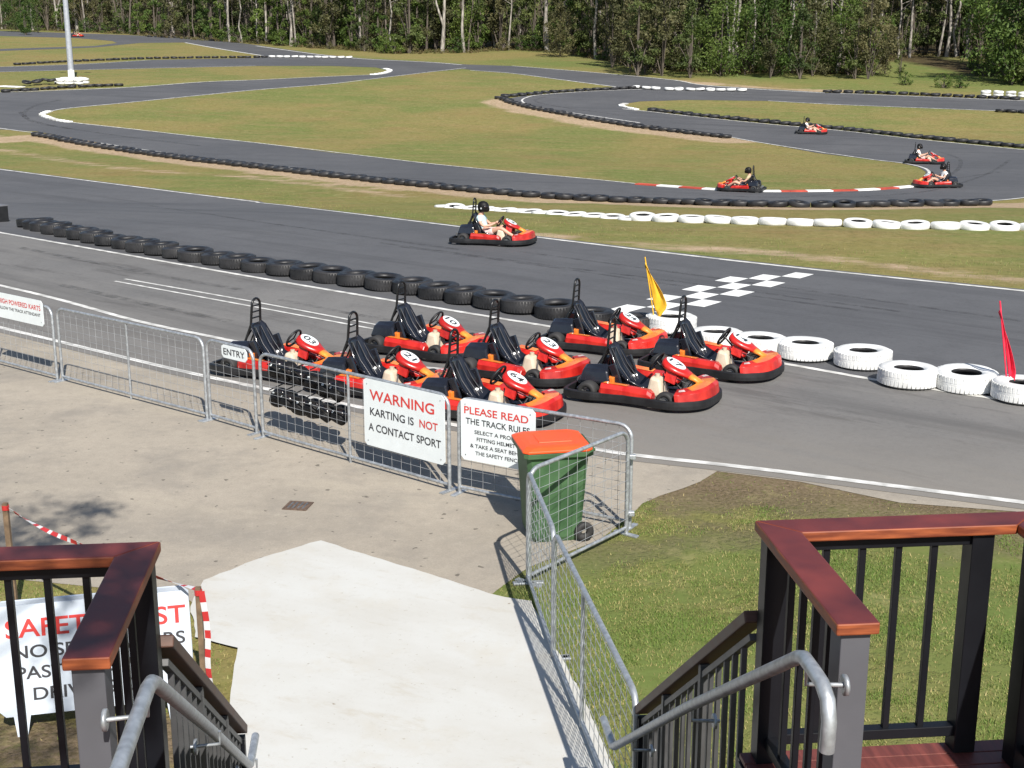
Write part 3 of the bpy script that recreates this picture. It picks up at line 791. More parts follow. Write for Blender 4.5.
def disc_mesh(num):
    mb = MB(); n = 28
    ring = [(.15 * math.cos(2 * PI * i / n), .125 * math.sin(2 * PI * i / n), 0) for i in range(n)]
    mb.add([(x, y, -.004) for x, y, z in ring] + [(x, y, .004) for x, y, z in ring], [tuple(range(n, 2 * n))] + [(i, (i + 1) % n, n + (i + 1) % n, n + i) for i in range(n)], 0)
    V, Fc, MI = text_mesh([(num, 1, 0, -.062, .20, .125)])
    # text is written across the kart and reads from the driver's front; turn it
    mb.add([(x, y, .0075) for x, y, z in V], [tuple(f) for f in Fc], 1)
    return mb.me('number_disc')

kart_name = 'go_kart'
def make_kart(label):
    t = thing(kart_name, label, 'go-kart', (0, 0, 0), 0, None)
    # bumper ring
    o = kart_outline(-.98, 1.03, .635, .56, .585)
    prof = [(-.03, .05), (.015, .045), (.03, .055), (.032, .10), (.028, .150), (.012, .162), (-.03, .16)]
    mb = MB(); mb.sweep([(x, -y) for x, y in o], prof, smooth=False); mb.build('bumper', black_plastic, t)
    mb = MB()
    mb.box((.12, 0, .065), (1.5, .62, .02)); mb.build('floor_tray', M('tray_grey', (.06, .06, .065), .5, .3), t, .004)
    mb = MB()
    for s in (-1, 1):
        mb.tube([(-.9, s * .28, .10), (-.2, s * .33, .09), (.35, s * .30, .09), (.62, s * .22, .10), (.92, s * .2, .12)], .016, 6)
        mb.tube([(.5, s * .22, .11), (.52, s * .46, .13)], .018, 6)
        mb.tube([(.28, s * .03, .38), (.5, s * .42, .14)], .009, 5)
        mb.tube([(-.35, s * .3, .12), (-.30, s * .56, .13)], .014, 6); mb.tube([(.2, s * .3, .12), (.22, s * .56, .13)], .014, 6)
    mb.tube([(-.62, -.5, .135), (-.62, .5, .135)], .022, 8)
    mb.tube([(.55, -.12, .11), (.66, -.1, .30)], .01, 5); mb.tube([(.55, .12, .11), (.66, .1, .30)], .01, 5)
    mb.tube([(.92, -.2, .12), (.92, .2, .12)], .014, 6); mb.tube([(-.9, -.28, .1), (-.9, .28, .1)], .016, 6)
    mb.build('chassis_frame', steel, t)
    # side pods
    for s in (-1, 1):
        mb = MB(); rings = []
        for x, w0, w1, zt in ((-.44, .47, .60, .235), (-.41, .42, .618, .30), (-.1, .39, .585, .28), (.26, .40, .60, .265), (.33, .44, .60, .225)):
            rings.append([(x, s * w0, .13), (x, s * w1, .13), (x, s * (w1 + .01), zt - .06), (x, s * (w1 - .03), zt), (x, s * (w0 + .03), zt - .015), (x, s * w0, zt - .07)])
        mb.loft(rings, 0, False)
        # warm coloured decal along the upper edge
        rr = []
        for x, w0, w1, zt in ((-.39, .42, .615, .300), (-.25, .405, .60, .291), (-.05, .392, .585, .2795)):
            rr.append([(x, s * (w1 - .028), zt + .003), (x, s * (w0 + .04), zt - .008)])
        for a, b in zip(rr[:-1], rr[1:]): mb.add([a[0], a[1], b[1], b[0]], [(0, 1, 2, 3)], 1)
        mb.build('side_pod', [red_plastic, orange_plastic], t, .012)
    # nose: wrap-round front body sitting on the bumper
    mb = MB()
    half = smooth_path([(.67, .625), (.74, .60), (.83, .52), (.94, .41), (1.02, .22), (1.045, 0)], 4)
    arc = [(p.x, p.y) for p in half][:-1] + [(p.x, -p.y) for p in reversed(half)]
    inner = [(.62 + (x - .67) * .45, y * .62) for x, y in arc]
    k = len(arc); vs = []
    for (x, y), (u, w) in zip(arc, inner):
        e = abs(y) / .6
        zt = .315 - .045 * e
        vs += [(x, y, .155), (x - .02, y * .98, zt - .02), (x * .75 + u * .25, y * .75 + w * .25, zt + .012), (u, w, zt + .01), (u + .01, w * .98, .15)]
    fs = []; mis = []
    for i in range(k - 1):
        for j in range(5):
            a, b = i * 5, (i + 1) * 5; jj = (j + 1) % 5
            fs.append((a + j, a + jj, b + jj, b + j)); mis.append(1 if (j in (2,) and abs(arc[i][1]) < .46) else 0)
    for f, m_ in zip(fs, mis):
        pass
    b0 = len(mb.v); mb.v += vs
    for f, m_ in zip(fs, mis): mb.f.append([b0 + q for q in f]); mb.mi.append(m_); mb.sm.append(False)
    mb.f.append([b0 + q for q in (4, 3, 2, 1, 0)]); mb.mi.append(0); mb.sm.append(False)
    e = b0 + (k - 1) * 5; mb.f.append([e, e + 1, e + 2, e + 3, e + 4]); mb.mi.append(0); mb.sm.append(False)
    for sg in (-1, 1):
        for i in range(3, 7):
            j = i if sg > 0 else k - 2 - i; a, b = vs[j * 5 + 2], vs[(j + 1) * 5 + 2]; c_, d_ = vs[j * 5 + 3], vs[(j + 1) * 5 + 3]
            mb.add([(q[0], q[1], q[2] + .004) for q in (a, b, Vector(b).lerp(Vector(d_), .55), Vector(a).lerp(Vector(c_), .55))], [(0, 1, 2, 3)], 2)
    mb.build('nose_cone', [red_plastic, orange_plastic, decal_white], t, .01)
    # white decal strip on the nose side
    # fairing
    A = Vector((.90, 0, .27)); B = Vector((.32, 0, .57)); ax = (A - B).normalized(); up = Vector((-ax.z, 0, ax.x)); up = up if up.z > 0 else -up
    mb = MB(); rings = []
    for u, w, th in ((-.03, .09, .03), (0.0, .145, .045), (.06, .178, .055), (.15, .188, .055), (.24, .168, .05), (.32, .125, .04), (.40, .085, .035), (.48, .062, .03), (.57, .07, .03), (.64, .12, .03)):
        c = B + ax * u
        ring = []
        for yy, dz in ((-1, -th), (-1.0, 0), (-.72, .022), (0, .03), (.72, .022), (1.0, 0), (1, -th), (.6, -th * 1.1), (0, -th * 1.2), (-.6, -th * 1.1)):
            ring.append(c + Vector((0, yy * w, 0)) + up * dz)
        rings.append(ring)
    mb.loft(rings[:7], 0, True); mb.loft(rings[6:], 1, True)
    # knee guards hanging from the shield
    for s in (-1, 1):
        mb.hexa([(.36, s * .14, .33), (.50, s * .14, .28), (.50, s * .18, .28), (.36, s * .19, .33), (.38, s * .12, .49), (.52, s * .10, .42), (.52, s * .14, .42), (.38, s * .16, .49)], 0)
    fair = mb.build('front_fairing', [red_plastic, orange_plastic], t)
    d = link('number_disc', None, (), fair)
    bpy.data.objects.remove(d)
    c = B + ax * .135 + up * .036
    rot = Matrix((ax, Vector((0, 1, 0)), up)).transposed().to_4x4()
    dm = disc_mesh('03'); 
    d = link('number_disc', dm, [sign_white, ink_black], fair); d.matrix_local = Matrix.Translation(c) @ rot
    # steering wheel
    mb = MB(); wc = Vector((.17, 0, .54)); tl = Matrix.Rotation(R(-58), 3, 'Y')
    mb.tube([wc + tl @ Vector((.145 * math.cos(a), .15 * math.sin(a), 0)) for a in [2 * PI * i / 20 for i in range(20)]], .017, 7, 0, True)
    for a in (0, 2.1, 4.2): mb.tube([wc, wc + tl @ Vector((.14 * math.cos(a), .145 * math.sin(a), 0))], .011, 5)
    mb.tube([wc, (.58, 0, .14)], .013, 6)
    mb.build('steering_wheel', black_plastic, t)
    # seat
    mb = MB(); rings = []
    for x, z, w, lift in ((.16, .17, .17, .03), (.02, .13, .20, .08), (-.15, .12, .215, .17), (-.27, .16, .22, .20), (-.37, .30, .215, .16), (-.44, .48, .20, .09), (-.49, .66, .165, .04), (-.51, .72, .12, .01)):
        back = x < -.3
        r_ = []
        for yy in (-1, -.8, -.4, 0, .4, .8, 1):
            q = abs(yy) ** 3
            r_.append((x + (q * lift * .9 if back else 0), yy * w, z + (q * lift if not back else q * .02)))
        r2 = [(p[0] - .015, p[1] * 1.06, p[2] - .02) for p in reversed(r_)]
        rings.append(r_ + r2)
    mb.loft(rings, 0, True); mb.build('seat', gloss_black, t)
    # engine and covers both sides of the seat
    for s in (-1, 1):
        mb = MB()
        mb.hexa([(-.82, s * .24, .20), (-.40, s * .24, .18), (-.34, s * .44, .24), (-.82, s * .46, .24), (-.78, s * .26, .47), (-.44, s * .24, .50), (-.40, s * .40, .42), (-.76, s * .42, .42)])
        mb.build('engine_cover', gloss_black, t, .03)
        mb = MB(); mb.box((-.32, s * .30, .36), (.10, .05, .30), 0, Matrix.Rotation(R(-22), 3, 'Y')); mb.box((-.40, s * .33, .27), (.16, .10, .12), 1)
        mb.build('engine_bracket', [gloss_black, orange_plastic], t, .01)
    # padded belt bars laid over the seat
    mb = MB()
    for yy in (-.19, -.08, .07, .18):
        mb.tube([(-.16, yy, .20), (-.34, yy, .42), (-.47, yy * .9, .66)], .011, 5)
    mb.build('seat_rail', M('dark_satin', (.05, .05, .055), .3, .5), t)
    # roll hoop: tall ladder
    mb = MB(); hp = []
    for i in range(9):
        a = PI * i / 8; hp.append((-.50, .10 * math.cos(a), .99 + .10 * math.sin(a)))
    mb.tube([(-.70, .24, .14), (-.60, .17, .45), (-.52, .118, .70)] + hp + [(-.52, -.118, .70), (-.60, -.17, .45), (-.70, -.24, .14)], .019, 8)
    for z, w in ((.98, .10), (.89, .105), (.80, .11), (.70, .117)): mb.tube([(-.51, -w, z), (-.51, w, z)], .012, 6)
    for s in (-1, 1):
        mb.tube([(-.51, s * .06, .70), (-.40, s * .20, .20)], .014, 6); mb.tube([(-.51, s * .03, .70), (-.85, s * .14, .14)], .012, 6)
    mb.build('roll_hoop', M('hoop_black', (0.012, .012, .013), .3, .2), t)
    # fuel tank under the wheel
    mb = MB(); mb.hexa([(.12, -.30, .10), (.38, -.28, .10), (.38, .02, .10), (.12, .02, .10), (.17, -.25, .37), (.31, -.24, .34), (.31, -.03, .35), (.17, -.04, .38)])
    mb.tube([(.24, -.14, .35), (.24, -.14, .40)], .035, 10); mb.build('fuel_tank', beige_plastic, t, .035)
    # rear axle gear
    mb = MB(); mb.box((-.66, 0, .2), (.22, .36, .2)); mb.tube([(-.9, -.2, .2), (-.9, .15, .2)], .05, 10); mb.build('exhaust', steel, t, .02)
    for x, y, r, w in ((-.64, .50, .140, .19), (.50, .52, .130, .12)):
        for s in (-1, 1):
            mb = MB(); mb.X = Matrix.Translation((x, s * y, r)) @ Matrix.Rotation(R(90), 4, 'X')
            mb.lathe([(.068, -w / 2), (r * .86, -w / 2), (r * .98, -w / 2 + .02), (r, 0), (r * .98, w / 2 - .02), (r * .86, w / 2), (.068, w / 2)], 20)
            wh = mb.build('wheel', kart_rubber, t)
            mb = MB(); mb.X = Matrix.Translation((x, s * y, r)) @ Matrix.Rotation(R(90), 4, 'X')
            mb.lathe([(.001, -w * .25), (.03, -w * .3), (.045, -w * .22), (.07, -w * .46), (.07, w * .46), (.045, w * .22), (.03, w * .3), (.001, w * .25)], 14)
            mb.build('rim', steel, wh)
    return t

# ------------------------------------------------------------------ people (drivers)
def skin_mesh(name, V, E, rad, sub=2, root=0):
    me = bpy.data.meshes.new('sk'); me.from_pydata(V, E, [])
    o = bpy.data.objects.new('sk', me); COL.objects.link(o)
    o.modifiers.new('s', 'SKIN')
    for i, r in enumerate(rad):
        r = r if isinstance(r, tuple) else (r, r)
        me.skin_vertices[0].data[i].radius = r; me.skin_vertices[0].data[i].use_root = (i == root)
    sb = o.modifiers.new('sub', 'SUBSURF'); sb.levels = sub; sb.render_levels = sub
    dg = bpy.context.evaluated_depsgraph_get(); dg.update()
    out = bpy.data.meshes.new_from_object(o.evaluated_get(dg)); out.name = name
    out.polygons.foreach_set('use_smooth', [True] * len(out.polygons))
    bpy.data.objects.remove(o); return out

def driver_meshes():
    V = [(-.20, 0, .24), (-.27, 0, .36), (-.33, 0, .50), (-.35, 0, .62), (-.34, 0, .70), (-.31, 0, .80), (-.29, 0, .89)]
    rad = [(.12, .12), (.115, .12), (.125, .13), (.10, .11), .05, .07, .075]
    E = [(i, i + 1) for i in range(6)]
    def chain(start, pts, rs):
        prev = start
        for p, r in zip(pts, rs):
            V.append(p); rad.append(r); E.append((prev, len(V) - 1)); prev = len(V) - 1
        return prev
    hands = []
    for s in (-1, 1):
        chain(0, [(-.12, s * .10, .23), (.14, s * .17, .36), (.25, s * .20, .40), (.42, s * .18, .28), (.62, s * .15, .17), (.70, s * .15, .22), (.74, s * .15, .27)], [.085, .072, .055, .05, .035, .035, .028])
        w = chain(3, [(-.34, s * .16, .62), (-.27, s * .24, .50), (-.18, s * .27, .43), (-.02, s * .21, .46), (.10, s * .155, .52)], [.055, .043, .036, .032, .022])
        hands.append((w, s))
    body = skin_mesh('person', V, E, rad)
    # fingers: short bent tubes rooted in the palm, closed round the wheel rim
    mb = MB()
    for w, s in hands:
        P = Vector(V[w])
        mb.sphere((P.x + .025, P.y - s * .005, P.z + .012), (.038, .022, .03), 8, 6)
        for k in range(4):
            q = P + Vector((.04, -s * .004, .032 - k * .019))
            l = (.9, 1.0, .95, .75)[k]
            mb.tube([q, q + Vector((.032 * l, -s * .008, 0)), q + Vector((.045 * l, -s * .026, -.002)), q + Vector((.030 * l, -s * .042, -.003))], [.0095, .009, .008, .007], 6)
        q = P + Vector((.01, -s * .015, .028)); mb.tube([q, q + Vector((.02, -s * .025, .008)), q + Vector((.036, -s * .035, .0))], [.011, .010, .008], 6)
    tmp = mb.me('t'); bm = bmesh.new(); bm.from_mesh(body); bm.from_mesh(tmp); bm.to_mesh(body); bm.free()
    shirt = skin_mesh('shirt', [(-.22, 0, .27), (-.28, 0, .37), (-.335, 0, .50), (-.352, 0, .61), (-.345, 0, .67), (-.34, .15, .625), (-.34, -.15, .625), (-.28, .225, .52), (-.28, -.225, .52)],
                      [(0, 1), (1, 2), (2, 3), (3, 4), (3, 5), (3, 6), (5, 7), (6, 8)], [(.135, .135), (.132, .135), (.142, .145), (.118, .125), .065, .07, .07, .058, .058])
    shorts = skin_mesh('shorts', [(-.20, 0, .25), (-.12, .10, .235), (.06, .15, .325), (-.12, -.10, .235), (.06, -.15, .325)], [(0, 1), (1, 2), (0, 3), (3, 4)], [(.14, .14), .102, .09, .102, .09])
    return body, shirt, shorts

def helmet_parts(parent, mat_shell, at=(0, 0, 0), scale=1.0, worn=True):
    mb = MB(); n = 20
    rings = []
    for i, (zz, rr) in enumerate(((-.135, .098), (-.12, .112), (-.07, .126), (0, .132), (.06, .122), (.105, .092), (.13, .045), (.136, .01))):
        ring = []
        for j in range(n):
            a = 2 * PI * j / n
            fx = 1.16 if math.cos(a) > 0 else 1.06
            chin = .028 if (math.cos(a) > .6 and zz < -.03) else 0
            ring.append((rr * fx * math.cos(a) + chin, rr * math.sin(a) * .95, zz))
        rings.append(ring)
    mb.loft(rings, 0)
    if not worn: mb.add([(x * .8, y * .8, z - .002) for x, y, z in rings[0]] + [(x * .55, y * .55, z + .03) for x, y, z in rings[0]], [tuple(range(n, 2 * n))] + [(j, (j + 1) % n, n + (j + 1) % n, n + j) for j in range(n)], 1)
    sh = mb.build('helmet' if worn else 'shell', [mat_shell, M('lining_grey', (.035, .03, .03), .9)], parent, loc=at)
    sh.scale = (scale,) * 3
    mb = MB(); rings = []
    for zz, rr in ((-.035, .139), (0, .143), (.04, .136)):
        rings.append([(rr * 1.13 * math.cos(a), rr * math.sin(a) * .95, zz) for a in [R(-68) + R(136) * j / 12 for j in range(13)]])
    vs = [p for r_ in rings for p in r_]
    mb.add(vs, [(i * 13 + j, i * 13 + j + 1, (i + 1) * 13 + j + 1, (i + 1) * 13 + j) for i in range(2) for j in range(12)], 0, True)
    v = mb.build('visor', visor_m, sh)
    so = v.modifiers.new('so', 'SOLIDIFY'); so.thickness = .004
    mb = MB(); mb.box((-.01, -.128, -.04), (.03, .008, .035)); mb.box((-.01, -.1325, -.04), (.012, .003, .014), 1); mb.build('sticker', [sign_white, ink_black], sh, .002)
    return sh

DB, DS, DH = driver_meshes()
def make_driver(label, shirt_m, shorts_m, loc, rz):
    o = bpy.data.objects.new('person', DB.copy() if False else DB); COL.objects.link(o)
    if not DB.materials: DB.materials.append(skin_m)
    o.location = loc; o.rotation_euler = on_slope(loc[1], rz); tag(o, label, 'person', 'drivers out on the circuit')
    s = bpy.data.objects.new('shirt', DS.copy()); COL.objects.link(s); s.data.materials.clear(); s.data.materials.append(shirt_m); s.parent = o
    s = bpy.data.objects.new('shorts', DH.copy()); COL.objects.link(s); s.data.materials.clear(); s.data.materials.append(shorts_m); s.parent = o
    helmet_parts(o, helmet_black, (-.285, 0, .895), .98)
    return o

proto = make_kart('x')
scan(proto)
used = [False]
def place_kart(label, num, loc, rz, group, tilt=0.0):
    if not used[0]: k = proto; used[0] = True
    else: k = copy_tree(proto)
    k.location = loc; k.rotation_euler = on_slope(loc[1], rz); tag(k, label, 'go-kart', group)
    for c in k.children:
        if c.name.startswith('front_fairing'):
            for d in c.children:
                if num != '03':
                    d.data = disc_mesh(num); d.data.materials.append(sign_white); d.data.materials.append(ink_black)
    return k

PARKED = [((259, 300), (305.7, 340), '03', 'red kart number 03 parked behind the ENTRY gate'),
          ((356.5, 313), (406, 357.6), '21', 'red kart number 21 parked behind the hanging helmets and WARNING sign'),
          ((402, 281.4), (450.5, 323.3), '10', 'red kart number 10 parked next to the black tyre row'),
          ((497.4, 299.2), (547, 345.7), '23', 'red kart number 23 parked at the centre of the group'),
          ((458, 331), (512.7, 378), '64', 'red kart number 64 parked behind the PLEASE READ sign'),
          ((578, 280), (629.7, 317.5), '24', 'red kart number 24 parked beside the first white tyre'),
          ((612, 319), (676.5, 364), '17', 'red kart number 17 parked at the front of the group on open asphalt'),
          ((683.6, 296.4), (742, 340), '14', 'red kart number 14 parked against the white tyres, farthest along the lane')]
for hp, dp, num, lab in PARKED:
    H, D_ = GZ(*hp, 1.09), GZ(*dp, .535)
    d = (D_ - H); d.z = 0
    print('kart', num, 'dist %.2f heading %.0f' % (d.length, math.degrees(math.atan2(d.y, d.x))), tuple(round(q, 2) for q in H))
    rz = math.atan2(d.y, d.x)
    rz = R(-28) * .75 + rz * .25
    mid = (H + D_) / 2; c, s_ = math.cos(rz), math.sin(rz); lx = (-.50 + .45) / 2
    place_kart(lab, num, (mid.x - lx * c, mid.y - lx * s_, 0.012), rz, 'karts parked in the pit lane')

MOVING = [((494, 243), -17, '12', 'red kart driven along the start straight towards the chequers', 'driver in pale blue tank top and black helmet on the start straight', shirt_blue, short_pink),
          ((741, 191), 158, '08', 'red kart driven away past the red and white kerb', 'driver in tan shirt and black helmet beside the striped kerb', shirt_tan, short_dark),
          ((936, 187), 188, '19', 'red kart rounding the tip of the right hairpin, nose towards the kerb', 'driver in white shirt at the tip of the right hairpin', shirt_white, short_dark),
          ((924, 163.5), -18, '07', 'red kart just behind the one at the hairpin tip, nose the other way', 'driver in white shirt about to enter the right hairpin', shirt_white, short_pink),
          ((811, 133.5), -14, '15', 'red kart coming down the inner island straight beside black tyres', 'driver in white shirt on the straight beside the inner island tyres', shirt_white, short_pink),
          ((77, 37), -8, '31', 'small dark red kart far off behind the light pole', 'driver in dark clothes far off behind the light pole', short_dark, short_dark)]
for (px, py), hd, num, kl, pl, sm_, sh_ in MOVING:
    g = G(px, py); z = g.z + .012
    k = place_kart(kl, num, (g.x, g.y, z), R(hd), 'karts being driven on the circuit')
    make_driver(pl, sm_, sh_, (g.x, g.y, z), R(hd))

# ------------------------------------------------------------------ barrier panels
def rounded_frame(L, H, rc=.14, zb=.06, gate=False):
    pts = [(0, 0, 0.0), (0, 0, H - rc)]
    for i in range(1, 6):
        a = PI / 2 * i / 6; pts.append((rc - rc * math.cos(a), 0, H - rc + rc * math.sin(a)))
    pts.append((rc, 0, H)); pts.append((L - rc, 0, H))
    for i in range(1, 6):
        a = PI / 2 * i / 6; pts.append((L - rc + rc * math.sin(a), 0, H - rc + rc * math.cos(a)))
    pts += [(L, 0, H - rc), (L, 0, 0)]
    return pts

def barrier(A, B, label, mids=(0.5,), H=1.1, zb=.08, dark=False):
    A, B = Vector((A.x, A.y, 0)), Vector((B.x, B.y, 0)); d = B - A; L = d.length
    t = thing('mesh_barrier', label, 'barrier', (A.x, A.y, 0.0), math.atan2(d.y, d.x), 'steel mesh barrier panels')
    mb = MB(); mb.tube(rounded_frame(L, H), .021, 8); mb.tube([(0.02, 0, zb), (L - .02, 0, zb)], .018, 8); mb.build('frame', galv, t)
    for m in mids:
        mb = MB(); mb.tube([(L * m, .0, 0.0), (L * m, 0, H - .01)], .017, 8); mb.build('upright', galv, t)
    mb = MB(); n = max(2, round(L / .15)); k = round((H - zb) / .10)
    for i in range(1, n):
        x = L * i / n; top = H - (.14 - math.sqrt(max(0, .14 ** 2 - (.14 - min(x, L - x, .14)) ** 2)))
        mb.tube([(x, .012, zb), (x, .012, top)], .0025, 4, caps=False, smooth=False)
    for j in range(1, k):
        z = zb + (H - zb) * j / k; mb.tube([(.0, .017, z), (L, .017, z)], .0025, 4, caps=False, smooth=False)
    mb.build('wire_mesh', galv_wire, t)
    for x in (0, L): mb = MB(); mb.box((x, 0, .012), (.06, .28, .02)); mb.build('foot_plate', galv, t, .004)
    t['L'] = L
    return t, A, d.normalized(), L

P = {}
a, b = G(63, 381.4), G(207.5, 420); dd = (b - a)
P[1] = barrier(a, b, 'barrier panel without signs, left of the ENTRY gate')
a0_ = G(57.6, 381); P[0] = barrier(a0_ - dd, a0_, 'barrier panel carrying the red lettered banner')
P[2] = barrier(G(211, 420.5), G(257, 434), 'narrow barrier gate carrying the ENTRY sign', mids=())
P[3] = barrier(G(263.5, 437.7), G(449.7, 491.5), 'barrier panel carrying the WARNING sign, helmets behind it')
P[4] = barrier(G(459.7, 493.5), G(629.5, 529), 'barrier panel carrying the PLEASE READ sign, behind the green bin', mids=(.44,))
P[5] = barrier(G(626, 535), G(528.5, 584), 'short barrier panel across the front of the green bin', mids=())
P[6] = barrier(G(528, 584), G(553, 659), 'barrier panel joining the bin corner to the path railing', mids=())
P[7] = barrier(G(553.5, 660), GZ(637, 697, 1.1), 'mesh barrier panel along the path ending at the stair rail', mids=(.42,))
# clamps between panels
for k, (pt, lab) in enumerate([(G(629, 532), 'pair of steel clamps holding the two panels at the bin corner')]):
    t = thing('panel_clamp', lab, 'clamp', pt)
    for z in (.2, .8): mb = MB(); mb.box((0, 0, z), (.10, .05, .05)); mb.tube([(.0, -.05, z), (0, .05, z)], .012, 6); mb.build('clamp', galv, t, .006)

def panel_hit(k, px, py):
    t, A, d, L = P[k]; r = ray(px, py); n = Vector((-d.y, d.x, 0)); C = Vector((0, 0, CAMZ))
    s = (A - C).dot(n) / r.dot(n); p = C + r * s
    return (p - A).dot(d), p.z

def sign(name, k, label, tl, br, lines, board=sign_white, rows=None, skew=0.0, slant=0.0):
    """board hung on the near side of panel k; lines given in board fractions"""
    t, A, d, L = P[k]
    s0, z1 = panel_hit(k, *tl); s1, z0 = panel_hit(k, *br)
    w, h = s1 - s0, z1 - z0
    o = A + d * s0 + Vector((d.y, -d.x, 0)) * .034; rz = math.atan2(d.y, d.x)
    th = thing(name, label, 'sign', (o.x, o.y, z0), rz)
    mb = MB(); c = .04
    out = [(c, 0), (w - c, 0), (w, c), (w, h - c), (w - c, h), (c + slant, h), (slant, h - c * .6), (0, c)]
    n = len(out)
    mb.add([(x, -.004, z) for x, z in out] + [(x, .004, z) for x, z in out], [tuple(range(n)), tuple(range(2 * n - 1, n - 1, -1))] + [(i, n + i, n + (i + 1) % n, (i + 1) % n) for i in range(n)])
    mb.build('board', board, th)
    for s, mi, cx, y, wd, hh in lines:
        V, Fc, MI = text_mesh([(s, mi, cx * w, y * h, wd * w if wd else None, hh * h)])
        me = bpy.data.meshes.new('lettering'); me.from_pydata([(x, -.0065, y) for x, y, z in V], [], Fc)
        me.polygons.foreach_set('material_index', MI); me.update()
        link('lettering', me, [ink_red, ink_black], th)
    mb = MB()
    for x in (.06, w - .06):
        for z in (.06, h - .06): mb.tube([(x, -.008, z), (x, .03, z)], .008, 6)
    mb.build('fixing', galv, th)
    return w, h, z0

print('sign', sign('warning_sign', 3, 'white WARNING KARTING IS NOT A CONTACT SPORT sign on mesh barrier', (365.5, 377), (447.5, 465), [
    ('WARNING', 0, .48, .70, .80, .155), ('KARTING IS', 1, .355, .47, .55, .115), ('NOT', 0, .81, .47, .22, .115), ('A CONTACT SPORT', 1, .505, .235, .90, .115)]))
print('sign', sign('track_rules_sign', 4, 'white PLEASE READ THE TRACK RULES sign partly behind the green bin', (462.5, 397), (537, 472), [
    ('PLEASE READ', 0, .48, .765, .86, .12), ('THE TRACK RULES', 1, .50, .60, .86, .10), ('SELECT A PROPER', 1, .50, .455, .62, .062), ('FITTING HELMET', 1, .48, .34, .52, .062),
    ('& TAKE A SEAT BEHIND', 1, .52, .225, .78, .062), ('THE SAFETY FENCE', 1, .50, .11, .60, .062)]))
print('sign', sign('entry_sign', 2, 'small white ENTRY sign on the narrow gate', (223.5, 343.5), (249.5, 362.5), [('ENTRY', 1, .5, .27, .84, .50)]))
print('sign', sign('banner_sign', 0, 'white banner with faded red and grey lettering on the end barrier panel', (-8, 290), (46.5, 326.5), [
    ('HIGH POWERED KARTS', 0, .56, .60, .80, .19), ('FOLLOW THE TRACK ATTENDANT', 1, .54, .36, .82, .12)], slant=.16))

# ------------------------------------------------------------------ helmets on a rack behind the panel
t, A, d, L = P[3]; nrm = Vector((-d.y, d.x, 0)); rzp = math.atan2(d.y, d.x)
rk = thing('helmet_rack', 'steel rack of pegs fixed behind the barrier for the helmets', 'rack', A + nrm * .10, rzp)
def plane_hit(px, py, off):
    r = ray(px, py); C = Vector((0, 0, CAMZ)); s = (A + nrm * off - C).dot(nrm) / r.dot(nrm); return C + r * s
HU = [(277.4, 367), (289, 370), (300.5, 375), (313.5, 380), (326.5, 386.5), (339, 391)]
HL = [(279.5, 396.5), (290, 399), (301, 404.5), (314, 407.5), (327, 411.5), (341, 414)]
for nm, lst in (('top_rail', HU), ('lower_rail', HL)):
    q0 = plane_hit(*lst[0], .10); q1 = plane_hit(*lst[-1], .10); mb = MB()
    s0, s1 = (q0 - A).dot(d) - .1, (q1 - A).dot(d) + .1; z = (q0.z + q1.z) / 2 + .06
    mb.tube([(s0, 0, z), (s1, 0, z)], .012, 6); mb.build(nm, black_plastic, rk)
    for px, py in lst:
        q = plane_hit(px, py, .26); s = (q - A).dot(d); mb = MB(); mb.tube([(s, 0, z), (s, .24, z + .04)], .008, 6); mb.build('peg', black_plastic, rk)
def hang_helmet(p, rz, label):
    h = thing('racing_helmet', label, 'helmet', p, rz, 'helmets hanging on the barrier')
    helmet_parts(h, helmet_black, worn=False)
    return h
hp0 = hang_helmet((0, 0, 0), 0, 'x'); scan(hp0); first = True
for row, lst in (('upper', HU), ('lower', HL)):
    for i, (px, py) in enumerate(lst):
        q = plane_hit(px, py, .26)
        h = hp0 if first else copy_tree(hp0); first = False
        h.location = q; h.rotation_euler = (R(random.uniform(-62, -35)), R(random.uniform(-12, 12)), rzp + R(random.uniform(-40, 30))); h.scale = (.86,) * 3
        tag(h, f'black open-face helmet hanging in the {row} row, {ordinal(i + 1)} from the ENTRY gate', 'helmet', 'helmets hanging on the barrier')

# ------------------------------------------------------------------ wheelie bin
bp = G(532, 545)
t = thing('wheelie_bin', 'green wheelie bin with orange lid inside the barrier corner', 'bin', (bp.x, bp.y, 0.006), R(11))
# local x: front (left, 0) -> back (right .72);  local y depth .58
mb = MB()
def ringxy(x0, x1, y0, y1, z, c=.04):
    return [(x0 + c, y0, z), (x1 - c, y0, z), (x1, y0 + c, z), (x1, y1 - c, z), (x1 - c, y1, z), (x0 + c, y1, z), (x0, y1 - c, z), (x0, y0 + c, z)]
mb.loft([ringxy(.02, .50, .04, .50, .0), ringxy(0.0, .51, .02, .52, .05), ringxy(-.05, .565, -.02, .57, .86), ringxy(-.055, .575, -.025, .575, .90)], 0, False)
mb.loft([ringxy(-.085, .60, -.055, .605, .895), ringxy(-.09, .61, -.06, .61, .90), ringxy(-.09, .61, -.06, .61, .945), ringxy(-.08, .60, -.05, .60, .95)], 0, False)
mb.build('body', bin_green, t, .008)
mb = MB()
mb.loft([ringxy(-.10, .60, -.068, .618, .952, .05), ringxy(-.10, .60, -.068, .618, .975, .05), ringxy(-.05, .55, -.02, .57, 1.0, .07), ringxy(.0, .52, .03, .52, 1.008, .07)], 0, False)
mb.box((.26, .275, 1.008), (.34, .30, .014)); mb.build('lid', bin_orange, t, .01)
mb = MB(); mb.tube([(.58, .02, .93), (.625, .02, .94), (.625, .53, .94), (.58, .53, .93)], .015, 8); mb.build('handle', bin_green, t)
